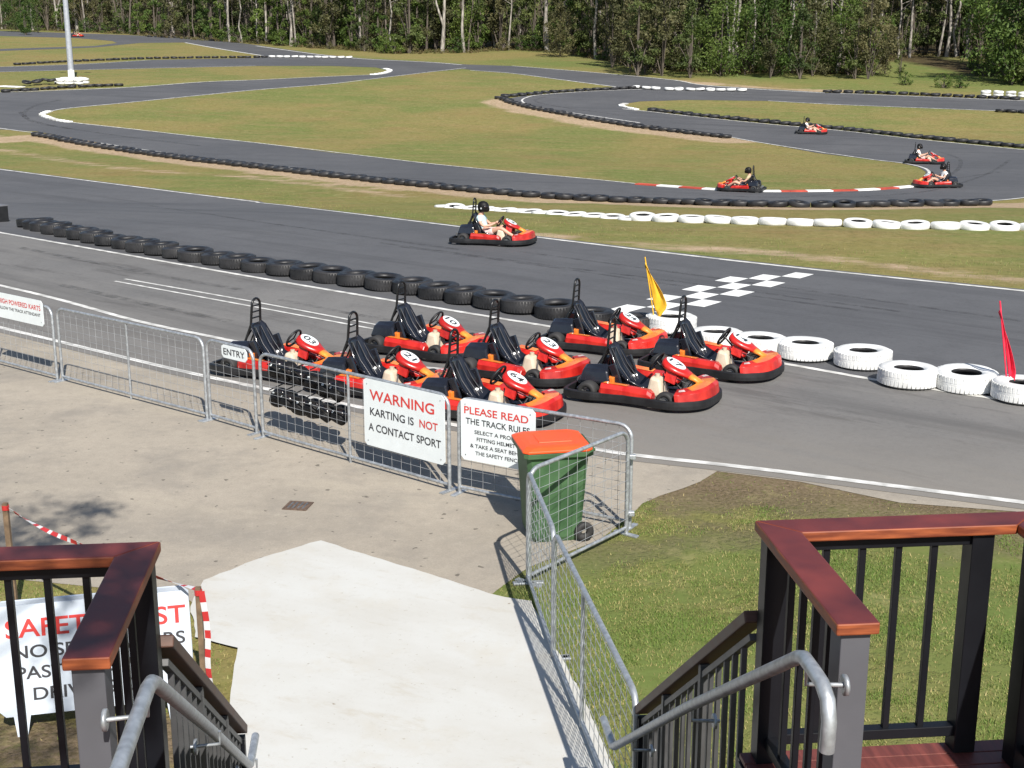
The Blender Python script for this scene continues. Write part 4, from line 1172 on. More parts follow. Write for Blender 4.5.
for y in (.0, .54):
    mb = MB(); mb.X = Matrix.Translation((.53, y, .10)) @ Matrix.Rotation(R(90), 4, 'X'); mb.lathe([(.03, -.025), (.095, -.025), (.10, 0), (.095, .025), (.03, .025)], 18)
    mb.build('wheel', kart_rubber, t)

# ------------------------------------------------------------------ flags
def flag(label, base_px, top_px, z0, mat, spread, droop, twist):
    b_ = GZ(*base_px, z0); 
    r = ray(*top_px); C = Vector((0, 0, CAMZ)); k = b_.y / r.y; tp = C + r * k
    t = thing('marshal_flag', label, 'flag', b_)
    v = tp - b_
    mb = MB(); mb.tube([(0, 0, -.2), tuple(v)], .011, 6); mb.build('flag_pole', mat, t)
    # cloth hangs from the upper pole in folds
    nx, nz = 10, 14; vs = []
    for i in range(nz + 1):
        f = i / nz
        for j in range(nx + 1):
            g = j / nx
            along = v * (1 - .02 - f * droop)
            wid = spread * (math.sin(min(1, f * 1.25) * PI * .5)) * (1 - max(0, f - .75) * 2.6)
            off = g * wid
            vs.append((along.x + off * math.cos(twist), along.y + off * math.sin(twist) + .035 * math.sin(g * 9 + f * 3) * (g + .1), along.z - g * f * .05 - g * .16))
    mb = MB(); w = nx + 1
    mb.add(vs, [(i * w + j, i * w + j + 1, (i + 1) * w + j + 1, (i + 1) * w + j) for i in range(nz) for j in range(nx)], 0, True)
    c = mb.build('cloth', mat, t); so = c.modifiers.new('so', 'SOLIDIFY'); so.thickness = .004
    return t
flag('yellow flag on a pole stuck in the first white tyre', (656, 318), (645, 257), .26, yellow_cloth, .27, .78, R(-15))
flag('pinkish red flag furled on a pole stuck in the end white tyre', (1009, 379), (1000, 301), .24, pink_cloth, .13, .98, R(-10))

# ------------------------------------------------------------------ drain cover, safety sign, stakes, tape
g = G(298, 506.5); t = thing('drain_cover', 'small square rusty drain cover set in the concrete', 'drain cover', (g.x, g.y, .004), R(-10))
mb = MB(); mb.box((0, 0, .004), (.27, .27, .012)); mb.build('cover_plate', iron, t, .003)
mb = MB()
for x in (-.08, -.03, .03, .08): mb.box((x, 0, .012), (.02, .18, .004))
mb.build('grip', steel, t)

def safety_sign():
    a = G(1, 736); b = G(197, 714)
    a.z = b.z = 0; d = (b - a).normalized(); W = 1.36
    t = thing('safety_sign', 'white A-frame SAFETY FIRST board standing on the grass behind the balustrade', 'sign', (a.x, a.y, .0), math.atan2(d.y, d.x))
    tilt = R(12); z0, h = .14, .80
    rot = Matrix.Rotation(-tilt, 4, 'X')
    X = Matrix.Translation((0, 0, z0)) @ rot
    mb = MB(); mb.X = X; c = .05
    out = [(c, 0), (W - c, 0), (W, c), (W, h - c), (W - c, h), (c, h), (0, h - c), (0, c)]; n = 8
    mb.add([(x, -.008, z) for x, z in out] + [(x, .008, z) for x, z in out], [tuple(range(n)), tuple(range(2 * n - 1, n - 1, -1))] + [(i, n + i, n + (i + 1) % n, (i + 1) % n) for i in range(n)])
    mb.build('board', sign_shaded, t)
    mb = MB(); mb.X = Matrix.Translation((0, .42, z0)) @ Matrix.Rotation(tilt, 4, 'X'); mb.add([(x, -.008, z) for x, z in out] + [(x, .008, z) for x, z in out], [tuple(range(n)), tuple(range(2 * n - 1, n - 1, -1))] + [(i, n + i, n + (i + 1) % n, (i + 1) % n) for i in range(n)])
    mb.build('rear_board', sign_shaded, t)
    for x in (.10, W - .2):
        mb = MB(); mb.hexa([(x + .02, -.045, 0), (x + .09, -.045, 0), (x + .09, -.02, 0), (x + .02, -.02, 0), (x, -.012, z0 + .02), (x + .12, -.012, z0 + .02), (x + .12, .0, z0 + .02), (x, .0, z0 + .02)]); mb.build('leg', sign_shaded, t)
        mb = MB(); mb.hexa([(x + .02, .46, 0), (x + .09, .46, 0), (x + .09, .49, 0), (x + .02, .49, 0), (x, .41, z0 + .02), (x + .12, .41, z0 + .02), (x + .12, .425, z0 + .02), (x, .425, z0 + .02)]); mb.build('leg', sign_shaded, t)
    for ln in ([('SAFETY FIRST', 0, .52 * W, .71 * h, .92 * W, .165 * h), ('NO SPECTATORS', 1, .53 * W, .52 * h, .88 * W, .115 * h), ('PAST THIS POINT', 1, .53 * W, .33 * h, .86 * W, .115 * h), ('DRIVERS ONLY', 1, .56 * W, .135 * h, .76 * W, .115 * h)]):
        V, Fc, MI = text_mesh([ln]); me = bpy.data.meshes.new('lettering'); me.from_pydata([tuple(X @ Vector((x, -.0105, y))) for x, y, z in V], [], Fc); me.polygons.foreach_set('material_index', MI); me.update()
        link('lettering', me, [ink_red, ink_black], t)
safety_sign()

def stake(px, label, z=1.0, r=.022):
    p = GZ(*px, z); t = thing('stake', label, 'stake', (p.x, p.y, 0))
    mb = MB(); mb.box((0, 0, z / 2), (r * 2, r * 2, z)); mb.build('stake_shaft', stake_m, t, .003)
    mb = MB(); mb.tube([(0, 0, z - .06), (0, 0, z - .02)], r * 1.5, 8); mb.build('tape_knot', tape_red, t)
    return Vector((p.x, p.y, z - .04))
s1 = stake((5, 503), 'thin wooden stake on the concrete behind the timber rail')
s2 = stake((198, 587), 'wooden stake at the path edge wrapped in red and white tape', r=.02)
s2.z = .98
def tape(name, pts, w, label, twist=.0, step=.06):
    P_ = smooth_path(pts, 14); mb = MB(); L = 0; vs = []
    for i, p in enumerate(P_):
        d = (P_[min(i + 1, len(P_) - 1)] - P_[max(i - 1, 0)]).normalized()
        u = Vector((0, 0, 1)) if abs(d.z) < .8 else Vector((1, 0, 0))
        s_ = d.cross(u).normalized(); u = s_.cross(d).normalized(); a = L * twist
        q = u * math.cos(a) + s_ * math.sin(a); vs.append((p - q * w / 2, p + q * w / 2, L))
        if i < len(P_) - 1: L += (P_[i + 1] - p).length
    for (a, b, l0), (c, e, l1_) in zip(vs[:-1], vs[1:]):
        k = max(1, int((l1_ - l0) / step + .5))
        for j in range(k):
            f0, f1 = j / k, (j + 1) / k; lm = l0 + (l1_ - l0) * (f0 + f1) / 2
            mb.add([a.lerp(c, f0), a.lerp(c, f1), b.lerp(e, f1), b.lerp(e, f0)], [(0, 1, 2, 3)], int(lm / .075) % 2)
    o = mb.build(name, [tape_red, tape_white]); so = o.modifiers.new('so', 'SOLIDIFY'); so.thickness = .002
    return tag(o, label, 'tape', 'lengths of barrier tape')
m = (s1 + s2) / 2; m.z -= .04
tape('barrier_tape', [s1, s1.lerp(m, .5) - Vector((0, 0, .03)), m, m.lerp(s2, .5) - Vector((0, 0, .03)), s2], .035, 'red and white tape strung between the two wooden stakes', 3.0)
tape('barrier_tape', [s2 + Vector((.03, -.03, 0)), s2 + Vector((.06, -.04, -.3)), s2 + Vector((.05, -.05, -.6)), s2 + Vector((.09, -.05, -.93))], .045, 'red and white tape hanging down the stake by the path', .6)

# ------------------------------------------------------------------ deck, stair, balustrades
RZ = R(5.6); O = Vector((-.185, 4.785, 0))
FZ, TOPZ = 1.99, 2.99
def deck_thing(name, label, cat): return thing(name, label, cat, O, RZ)
dk = deck_thing('timber_deck', 'red stained timber deck behind the balustrades at the stair head', 'deck')
mb = MB()
y = -2.6
while y < -.06:
    for (u0, u1) in ((-3.2, -1.12), (1.12, 3.0)):
        mb.box(((u0 + u1) / 2, y + .045, FZ - .012), (u1 - u0, .086, .024))
    if y < -.95: mb.box((0, y + .045, FZ - .012), (2.22, .086, .024))
    y += .092
mb.build('decking', deck_m, dk, .003)
mb = MB()
for (u0, u1) in ((-3.2, -1.12), (1.12, 3.0)):
    mb.box(((u0 + u1) / 2, -.02, FZ - .13), (u1 - u0, .04, .2))
for u in (-1.13, 1.13): mb.box((u, -.45, FZ - .13), (.035, .82, .2))
mb.box((0, -.90, FZ - .13), (2.2, .04, .2))
mb.build('fascia', post_black, dk, .003)
for u in (-2.9, -1.25, 1.25, 2.7):
    for v in (-.15, -2.3):
        mb = MB(); mb.box((u, v, (FZ - .23) / 2), (.1, .1, FZ - .23)); mb.build('deck_post', post_black, dk, .004)

sr = deck_thing('timber_stair', 'dark timber stair going down from the deck to the path', 'stair')
n = 11; v0, v1 = -.9, 2.05
for i in range(1, n):
    f = i / n; mb = MB(); mb.box((0, v0 + (v1 - v0) * (f - .5 / n), FZ * (1 - f)), (2.14, .27, .04)); mb.build('tread', dark_timber, sr, .004)
for s in (-1, 1):
    mb = MB(); mb.beam((s * 1.09, v0, FZ - .10), (s * 1.09, v1, .10), .04, .26); mb.build('stringer', post_black, sr, .004)

def cap(mb, a, b, w=.145, h=.043):
    """timber cap between a and b at TOPZ, edge colour on the sides"""
    a, b = Vector(a), Vector(b); d = (b - a).normalized(); sd = Vector((d.y, -d.x, 0)) * w / 2
    p = [a - sd, a + sd, b + sd, b - sd]
    return p
def cap_poly(mb, pts, z1, h=.043):
    n = len(pts); bz = z1 - h
    c = .006
    mb.add([(x, y, bz) for x, y in pts] + [(x, y, z1) for x, y in pts], [tuple(reversed(range(n)))], 1)
    b = len(mb.v) - 2 * n
    mb.f.append([b + n + i for i in range(n)]); mb.mi.append(0); mb.sm.append(False)
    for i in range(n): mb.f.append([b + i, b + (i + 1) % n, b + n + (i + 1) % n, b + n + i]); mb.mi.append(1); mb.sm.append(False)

def balustrade(side):
    s = side; name = 'deck_balustrade'
    lab = 'red capped balustrade with black bars ' + ('above the lawn' if s > 0 else 'in front of the SAFETY FIRST board')
    t = deck_thing(name, lab, 'balustrade')
    ui, uo = 1.145, 1.29
    vend = -.97 if s > 0 else -.98
    uend = 2.30 if s > 0 else 3.2
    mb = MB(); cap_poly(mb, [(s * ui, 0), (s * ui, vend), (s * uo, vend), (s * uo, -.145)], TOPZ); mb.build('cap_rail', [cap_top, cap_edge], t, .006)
    if s > 0:
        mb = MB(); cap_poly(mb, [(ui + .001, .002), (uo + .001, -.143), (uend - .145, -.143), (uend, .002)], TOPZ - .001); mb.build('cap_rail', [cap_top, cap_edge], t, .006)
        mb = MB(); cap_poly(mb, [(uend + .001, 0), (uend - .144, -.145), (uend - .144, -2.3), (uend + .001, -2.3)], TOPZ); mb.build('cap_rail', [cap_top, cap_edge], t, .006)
    else:
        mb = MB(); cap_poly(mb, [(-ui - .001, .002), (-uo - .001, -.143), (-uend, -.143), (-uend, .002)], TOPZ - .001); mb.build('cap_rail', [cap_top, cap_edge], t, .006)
    uc = s * 1.22
    zt, zb = TOPZ - .075, FZ + .09
    # runs: side and back
    vnew = vend + .075
    mb = MB(); mb.box((uc, vnew, (TOPZ - .045 + .3) / 2), (.10, .10, TOPZ - .045 - .3)); mb.build('newel_post', post_grey, t, .004)
    mb = MB(); mb.box((uc - s * .01, -.075, (TOPZ - .05 + .3) / 2), (.09, .09, TOPZ - .05 - .3)); mb.build('corner_post', post_black, t, .004)
    def run(p0, p1, skip=()):
        p0, p1 = Vector(p0), Vector(p1)
        m1 = MB(); m1.beam((p0.x, p0.y, zt), (p1.x, p1.y, zt), .05, .045); m1.build('top_rail', post_black, t, .003)
        m1 = MB(); m1.beam((p0.x, p0.y, zb), (p1.x, p1.y, zb), .05, .045); m1.build('bottom_rail', post_black, t, .003)
        n_ = round((p1 - p0).length / .145)
        for i in range(1, n_):
            q = p0.lerp(p1, i / n_); m1 = MB(); m1.beam((q.x, q.y, zb), (q.x, q.y, zt), .026, .026, up=Vector((0, 1, 0))); m1.build('baluster', post_black, t, .002)
    run((uc, vnew + .05), (uc, -.12))
    if s > 0:
        run((uc + .05, -.075), (2.0, -.075))
        mb = MB(); mb.box((2.035, -.075, (TOPZ - .05 + FZ) / 2), (.09, .09, TOPZ - .05 - FZ)); mb.build('post', post_black, t, .004)
        mb = MB(); mb.box((2.22, -.22, (TOPZ - .05 + FZ) / 2), (.10, .10, TOPZ - .05 - FZ)); mb.build('post', post_black, t, .004)
        run((2.225, -.27), (2.225, -2.2))
    else:
        run((uc - .05, -.075), (-3.1, -.075))
    return t
balustrade(1); balustrade(-1)

def stair_rail(s):
    lab = 'sloping brown timber stair rail ' + ('on the lawn side' if s > 0 else 'on the SAFETY FIRST board side')
    t = deck_thing('stair_balustrade', lab, 'railing')
    u = 1.165 * s; a = Vector((u, 0.0, 2.60)); b = Vector((u, 2.16, 1.03))
    d = (b - a)
    mb = MB(); mb.beam(a - Vector((0, 0, .02)), b - Vector((0, 0, .02)), .085, .05); mb.build('handrail', dark_timber, t, .006)
    mb = MB(); mb.beam(a + Vector((0, 0, -.11)), b + Vector((0, 0, -.11)), .035, .03); mb.build('top_rail', bal_grey, t, .003)
    mb = MB(); mb.beam(a + Vector((0, 0, -.92)), b + Vector((0, 0, -.92)), .035, .035); mb.build('bottom_rail', bal_grey, t, .003)
    for i in range(1, 17):
        q = a + d * (i / 17); post = i in (6, 12)
        mb = MB(); w = .024 if not post else .045
        mb.beam((q.x, q.y, q.z - .92), (q.x, q.y, q.z - (.10 if not post else .045)), w, w, up=Vector((0, 1, 0))); mb.build('post' if post else 'baluster', bal_grey, t, .002)
    mb = MB(); mb.beam((b.x, b.y - .04, 0), (b.x, b.y - .04, b.z - .045), .06, .06, up=Vector((0, 1, 0))); mb.build('end_post', post_black, t, .003)
stair_rail(1); stair_rail(-1)

def pipe_rail(s):
    lab = 'bent galvanised pipe handrail beside the ' + ('grass side stair railing' if s > 0 else 'SAFETY FIRST side stair railing')
    t = deck_thing('pipe_handrail', lab, 'handrail'); u = 1.035 * s
    if s > 0: pts = [(u, -1.245, 2.70), (u, -1.25, 2.80), (u, -1.225, 2.862), (u, -1.17, 2.888), (u, -1.08, 2.89), (u, -.99, 2.888), (u, -.93, 2.86)]
    else: pts = [(u, -2.2, 2.89), (u, -1.5, 2.89), (u, -1.0, 2.889), (u, -.93, 2.875), (u, -.87, 2.84)]
    w_ = .985 if s > 0 else 1.095
    pts += [(u * (1 + (w_ - 1) * .45), .5, 1.92), (u * w_, 2.22, .745), (u * w_, 2.28, .715), (u * w_, 2.36, .71), (u * w_, 2.62, .71)]
    mb = MB(); mb.tube(pts, .024, 14); mb.build('pipe', galv, t)
    for v, z, top in ((-1.02, 2.87, 1), (.45, 1.94, 0), (1.75, 1.05, 0)):
        mb = MB(); mb.tube([(u, v, z), (u, v, z - .06), (s * 1.165, v, z - .07)], .008, 6)
        mb.X = Matrix.Translation((s * (1.165 if top else 1.14), v, z - .07)) @ Matrix.Rotation(R(90), 4, 'Y'); mb.lathe([(.001, -.006), (.035, -.006), (.035, .006), (.001, .006)], 16)
        mb.build('bracket', galv, t)
pipe_rail(1); pipe_rail(-1)

# ------------------------------------------------------------------ lawn blades
def in_poly(P_, poly):
    x, y = P_[:, 0], P_[:, 1]; inside = np.zeros(len(P_), bool); n = len(poly)
    for i in range(n):
        x0, y0 = poly[i]; x1, y1 = poly[(i + 1) % n]
        c = ((y0 > y) != (y1 > y)) & (x < (x1 - x0) * (y - y0) / (y1 - y0 + 1e-12) + x0); inside ^= c
    return inside

def blades(name, poly, count, h0, h1, mat, holes=(), thin=0.0, patchy=0.75):
    poly = np.array(poly); lo, hi = poly.min(0), poly.max(0)
    P_ = rng.uniform(lo, hi, (count, 2)); P_ = P_[in_poly(P_, poly)]
    for h in holes: P_ = P_[~in_poly(P_, np.array(h))]
    dens = np.array([noise.noise(Vector((x * 1.3, y * 1.3, 3))) * .5 + .5 + .4 * noise.noise(Vector((x * 5, y * 5, 8))) for x, y in P_])
    bare = np.zeros(len(P_))
    for px, w in (([(690, 490), (730, 482), (768, 488), (850, 500), (1024, 526), (1300, 560)], .9), ([(560, 575), (600, 556), (680, 545), (770, 542)], .32), ([(900, 540), (940, 545), (1000, 560), (1100, 565)], .3), ([(-50, 740), (40, 748), (120, 755), (230, 745)], .6)):
        bare = np.maximum(bare, np.clip(1.2 - seg_dist(P_, [(q.x, q.y) for q in gpath(px)]) / w, 0, 1))
    keep = rng.random(len(P_)) < np.clip(dens * 1.9 - bare * 1.3 - patchy + .35, .02, 1)
    P_ = P_[keep]; dens = dens[keep]; n = len(P_)
    a = rng.uniform(0, 2 * PI, n); h = rng.uniform(h0, h1, n); w = rng.uniform(.003, .006, n); lean = rng.uniform(-.6, .6, (n, 2)) * h[:, None]
    z = np.array([T(y) for y in P_[:, 1]]) + .001
    V = np.zeros((n, 3, 3))
    V[:, 0] = np.stack([P_[:, 0] - np.cos(a) * w, P_[:, 1] - np.sin(a) * w, z], 1); V[:, 1] = np.stack([P_[:, 0] + np.cos(a) * w, P_[:, 1] + np.sin(a) * w, z], 1)
    V[:, 2] = np.stack([P_[:, 0] + lean[:, 0], P_[:, 1] + lean[:, 1], z + h], 1)
    me = bpy.data.meshes.new(name); me.from_pydata(V.reshape(-1, 3).tolist(), [], np.arange(n * 3).reshape(-1, 3).tolist())
    tint = np.clip(rng.normal(.62, .28, n) + (dens - .55) * 1.6, 0, 1); set_attr(me, 'tint', np.repeat(tint, 3))
    print(name, n)
    return tag(link(name, me, [mat]), kind='stuff')
grass_m = leaf_mat('lawn_blades', (0.42, 0.35, 0.15), (0.13, 0.21, 0.045))
LAWN = gp(APRON_R[::-1]) + gp([(760, 480), (800, 484), (900, 505), (1024, 515), (1300, 545), (1400, 800), (1400, 1000), (700, 1000), (640, 830), (612, 768), (583, 700), (545, 632), (531, 604), (505, 600)])
blades('lawn_grass', LAWN, 300000, .010, .032, grass_m)
LPATCH = gp([(-60, 565), (120, 592), (190, 601), (196, 640), (237, 651), (231, 700), (224, 768), (200, 1000), (-350, 1000), (-300, 600)])
blades('patch_grass', LPATCH, 80000, .010, .03, grass_m, patchy=.85)
# loose verge grass along the far edge of the start straight
VG = [(p.x, p.y) for p in shift_path(far, .3) if -14 < p.x < 20]; VG = VG + [(x, y + 4.5) for x, y in reversed(VG)]
blades('verge_grass', VG, 60000, .03, .09, grass_m, patchy=.9)

# ------------------------------------------------------------------ forest
def leaf_mesh(name, centres, radii, per, size, squash=.8):
    C_ = np.repeat(np.array(centres), per, 0); Rr = np.repeat(np.array(radii), per, 0)
    n = len(C_); d = rng.normal(size=(n, 3)); d /= np.linalg.norm(d, axis=1)[:, None]
    rr = rng.random(n) ** .45
    P_ = C_ + d * (Rr * rr)[:, None] * np.array([1, 1, squash])
    nrm_ = rng.normal(size=(n, 3)); nrm_ /= np.linalg.norm(nrm_, axis=1)[:, None]
    t1 = np.cross(nrm_, rng.normal(size=(n, 3))); t1 /= np.linalg.norm(t1, axis=1)[:, None]; t2 = np.cross(nrm_, t1)
    s = rng.uniform(.6, 1.3, n)[:, None] * size
    V = np.stack([P_ - t1 * s, P_ + t2 * s * .45, P_ + t1 * s, P_ - t2 * s * .45], 1).reshape(-1, 3)
    me = bpy.data.meshes.new(name); me.from_pydata(V.tolist(), [], np.arange(n * 4).reshape(-1, 4).tolist())
    tint = np.clip(np.repeat(rng.uniform(0, 1, len(centres)), per) * .6 + rng.uniform(0, .5, n), 0, 1)
    set_attr(me, 'tint', np.repeat(tint, 4)); return me

def gum_proto(seed, H, r0, crown0, barkm, leafm, lean=0.0, fork=False):
    random.seed(seed)
    t = thing('gum_tree', 'x', 'tree')
    mb = MB(); pts = []; x = y = 0
    for i in range(7):
        f = i / 6; pts.append((x, y, -.3 + f * H)); x += random.uniform(-.42, .42) + lean * H / 6; y += random.uniform(-.3, .3)
    rs = [r0 * (1 - .75 * i / 6) for i in range(7)]; rs[0] *= 1.3
    mb.tube(pts, rs, 7)
    cents = []; rad = []
    for k in range(9):
        f = random.uniform(crown0, .95); i = int(f * 6); q = Vector(pts[i]).lerp(Vector(pts[min(6, i + 1)]), f * 6 - i)
        a = random.uniform(0, 6.28); l = random.uniform(1.0, 2.6) * (1.2 - f * .5); e = q + Vector((math.cos(a) * l, math.sin(a) * l, random.uniform(.8, 2.2)))
        mb.tube([q, q.lerp(e, .5) + Vector((0, 0, -.15)), e], [r0 * .3, r0 * .2, r0 * .08], 5)
        cents.append(tuple(e)); rad.append(random.uniform(.7, 1.3))
        for _ in range(2):
            cents.append((e.x + random.uniform(-1, 1), e.y + random.uniform(-1, 1), e.z + random.uniform(-.8, .8))); rad.append(random.uniform(.5, .9))
    if fork:
        q = Vector(pts[1]); mb.tube([q, q + Vector((.8, .1, 2.5)), q + Vector((1.2, .3, 6)), q + Vector((1.3, .2, 10))], [r0 * .7, r0 * .6, r0 * .4, r0 * .2], 6)
    mb.build('trunk', barkm, t)
    link('crown', leaf_mesh('crown', cents, rad, 42, .17), [leafm], t)
    return t

def bush_proto(name, seed, H, W, leafm, n, per, size, z0=.1, barkm=bark_dark):
    random.seed(seed); t = thing(name, 'x', 'tree' if H > 3 else 'shrub')
    mb = MB(); cents = []; rad = []
    for k in range(n):
        f = random.random(); z = z0 * H + f * H * (1 - z0); w = W * (math.sin(min(1, (f * .9 + .15)) * PI) ** .6) * .5
        a = random.uniform(0, 6.28); l = w * random.random() ** .5
        cents.append((math.cos(a) * l, math.sin(a) * l, z)); rad.append(random.uniform(.28, .55) * W * .32)
        if k < 8: mb.tube([(0, 0, -.2), (math.cos(a) * l * .4, math.sin(a) * l * .4, z * .6), (math.cos(a) * l, math.sin(a) * l, z)], [.06, .04, .015], 5)
    mb.tube([(0, 0, -.3), (.1, .05, H * .5), (0, .1, H * .9)], [.09, .06, .02], 6)
    mb.build('trunk', barkm, t)
    link('crown', leaf_mesh('crown', cents, rad, per, size), [leafm], t)
    return t

def shade_tree():
    t = thing('gum_tree', 'gum tree overhanging the deck, dappling the SAFETY FIRST board with shade', 'tree')
    mb = MB(); base = Vector((-4.6, -2.5, 0))
    mb.tube([base, base + Vector((.2, .1, 3)), base + Vector((.5, .5, 7)), base + Vector((.9, .8, 12))], [.28, .22, .17, .08], 10)
    sd_ = Vector((.294, -1.008, 1)); cents = []; rad = []
    for (px, py, tz, h, r, n) in ((45, 530, 0, 8.0, .45, 9), (-10, 532, 0, 8.3, .6, 6), (80, 528, 0, 8.0, .25, 4), (60, 640, .5, 7.6, .30, 4), (130, 600, .5, 7.7, .28, 3), (20, 690, .5, 7.9, .3, 3), (110, 610, 2.98, 5.6, .22, 4), (60, 560, 2.98, 5.5, .22, 3), (10, 560, 2.98, 5.7, .3, 3), (130, 570, 2.98, 5.5, .12, 1)):
        p = GZ(px, py, tz) + sd_ * h
        mb.tube([base + Vector((.5, .5, 7)), base.lerp(p, .5) + Vector((0, 0, 4.2)), p], [.07, .04, .012], 5)
        for _ in range(n):
            cents.append((p.x + random.uniform(-r, r), p.y + random.uniform(-r, r) * 1.3, p.z + random.uniform(-.3, .3))); rad.append(r * .8)
    for _ in range(40):
        cents.append((base.x + random.uniform(-2.2, 1.2), base.y + random.uniform(-2.5, 1.5), random.uniform(8, 13))); rad.append(.7)
    mb.build('trunk', bark_pale, t)
    link('crown', leaf_mesh('crown', cents, rad, 55, .055), [leaf_a], t)
shade_tree()
protos = {
    'pale': [gum_proto(1, 17, .17, .42, bark_pale, leaf_a), gum_proto(2, 15, .13, .35, bark_pale, leaf_a, .01), gum_proto(3, 18, .20, .45, bark_pale, leaf_a, -.008, True), gum_proto(4, 14, .10, .3, bark_pale, leaf_c, .03)],
    'dark': [gum_proto(5, 16, .16, .3, bark_dark, leaf_a), gum_proto(6, 13, .11, .25, bark_dark, leaf_c)],
    'sapling': [bush_proto('sapling', 11, 6.5, 3.2, leaf_a, 30, 60, .13), bush_proto('sapling', 12, 5.0, 2.6, leaf_b, 26, 60, .12), bush_proto('sapling', 13, 7.5, 3.4, leaf_c, 30, 60, .14, .2)],
    'broad': [bush_proto('broad_tree', 31, 9.5, 8.5, leaf_b, 70, 75, .16, .08), bush_proto('broad_tree', 32, 8.0, 6.5, leaf_c, 60, 75, .15, .1)],
    'shrub': [bush_proto('shrub', 21, 2.2, 2.8, leaf_b, 22, 55, .10, 0.05), bush_proto('shrub', 22, 1.5, 2.2, leaf_c, 18, 55, .09, 0.05)],
}
TREES = []   # (kind, variant, x, y, scale, rot)
random.seed(99)
fl = sorted([(p.x, p.y) for p in FOREST])
fxs = np.array([p[0] for p in fl]); fys = np.array([p[1] for p in fl])
def edge_y(x): return float(np.interp(x, fxs, fys))
def px_of(x, y, z):
    dy, dz = y, z - CAMZ; Z = dy * ct - dz * st
    return 512 + F * x / Z, 384 - F * (dz * ct + dy * st) / Z
def edge_at_px(px):
    """forest edge point seen at a column"""
    i = np.interp(px, [p[0] for p in FOREST_PX], range(len(FOREST_PX))); k = int(min(i, len(FOREST_PX) - 2)); f = i - k
    return G(px, FOREST_PX[k][1] * (1 - f) + FOREST_PX[k + 1][1] * f)
def put(kind, px, back, sc=1.0, var=None):
    e = edge_at_px(px); k = (e.y + back) / e.y
    TREES.append((kind, random.randrange(len(protos[kind])) if var is None else var, e.x * k, e.y + back, sc * 1.25, random.uniform(0, 6.28)))
for px, var, sc in ((2, 1, .8), (33, 1, .9), (78, 2, 1.15), (86, 3, 1), (230, 0, .9), (243, 1, .8), (258, 1, .8), (267, 0, .8), (291, 2, .8), (296, 3, .9), (361, 0, .85), (393, 1, .8), (442, 2, .9), (464, 0, .9), (508, 3, 1), (517, 0, 1.0), (547, 0, 1.25), (568, 2, 1.0), (596, 1, 1), (672, 3, 1.2), (733, 1, 1.1), (738, 0, .9), (753, 3, .9), (792, 1, .9), (798, 1, .9), (812, 3, .8), (836, 1, .9), (899, 1, .8), (909, 0, .8), (938, 3, 1.1), (946, 0, .9), (957, 1, 1), (968, 0, .9)):
    put('pale', px, random.uniform(0.2, 2.5), sc, var)
x = -40
while x < 1070:
    put(random.choice(['dark', 'dark', 'dark', 'pale', 'dark']), x + random.uniform(-6, 6), random.uniform(2, 12), random.uniform(.6, 1.15)); x += 12
x = -60
while x < 1080:
    put('sapling', x + random.uniform(-8, 8), random.uniform(1.0, 9), random.uniform(.7, 1.3)); x += 12
x = -60
while x < 1080:
    put('sapling', x + random.uniform(-8, 8), random.uniform(8, 18), random.uniform(.9, 1.5)); x += 16
x = -50
while x < 1060:
    if not (880 < x < 985) and random.random() < .8: put('shrub', x + random.uniform(-8, 8), random.uniform(-.6, 2), random.uniform(.45, .95))
    x += 16
for px, py, k, sc in ((612, 68, 2, 1.1), (638, 76, 0, 1.2), (662, 76, 2, 1.15), (690, 78, 0, 1.0), (770, 78, 2, .8), (800, 79, 0, .9), (868, 79, 2, 1.0), (855, 79, 0, .9), (26, 35, 1, 1.0), (645, 74, 2, .75), (660, 73, 0, .8), (630, 72, 2, .7), (690, 74, 0, .7), (720, 74, 1, .75), (745, 75, 2, .7), (885, 74, 2, .55), (900, 78, 0, .45), (1012, 85, 1, 1.0), (1030, 86, 0, 1.1), (25, 33, 1, .6), (38, 33, 0, .45)):
    g = G(px, py); TREES.append(('sapling', k, g.x, g.y, sc, random.uniform(0, 6)))
for px, py, v_, sc in ((655, 76, 1, 1.0), (628, 70, 1, .8), (1012, 86, 0, 1.15), (1045, 86, 0, 1.2), (872, 79, 1, .75), (848, 78, 0, .75), (720, 79, 0, .8), (772, 79, 0, .85), (812, 79, 1, .8), (455, 54, 0, .9), (330, 50, 0, .7), (395, 53, 1, .7), (22, 35, 0, .75), (150, 37, 1, .6), (560, 60, 1, .7)):
    g = G(px, py - 3); TREES.append(('broad', v_, g.x, g.y, sc, random.uniform(0, 6)))
for px, py, sc in ((905, 85, .5), (944, 88, .55), (960, 88, .5), (977, 70, .8), (985, 76, .9)):
    g = G(px, py); TREES.append(('shrub', 0, g.x, g.y, sc, random.uniform(0, 6)))
for ps in protos.values():
    for p_ in ps: scan(p_)
first_used = {}
TREES.sort(key=lambda q: q[2] / q[3])
cnt = {}
WORD = {'pale': ('pale-trunked gum tree', 'tree', 'pale gum trees at the forest edge'), 'dark': ('brown-barked gum tree', 'tree', 'brown gum trees of the forest'), 'sapling': ('leafy young tree', 'tree', 'young trees of the forest edge'), 'broad': ('broad rounded leafy tree', 'tree', 'broad leafy trees at the forest edge'), 'shrub': ('low green shrub', 'shrub', 'shrubs at the forest foot')}
tot = {k: sum(1 for q in TREES if q[0] == k) for k in protos}
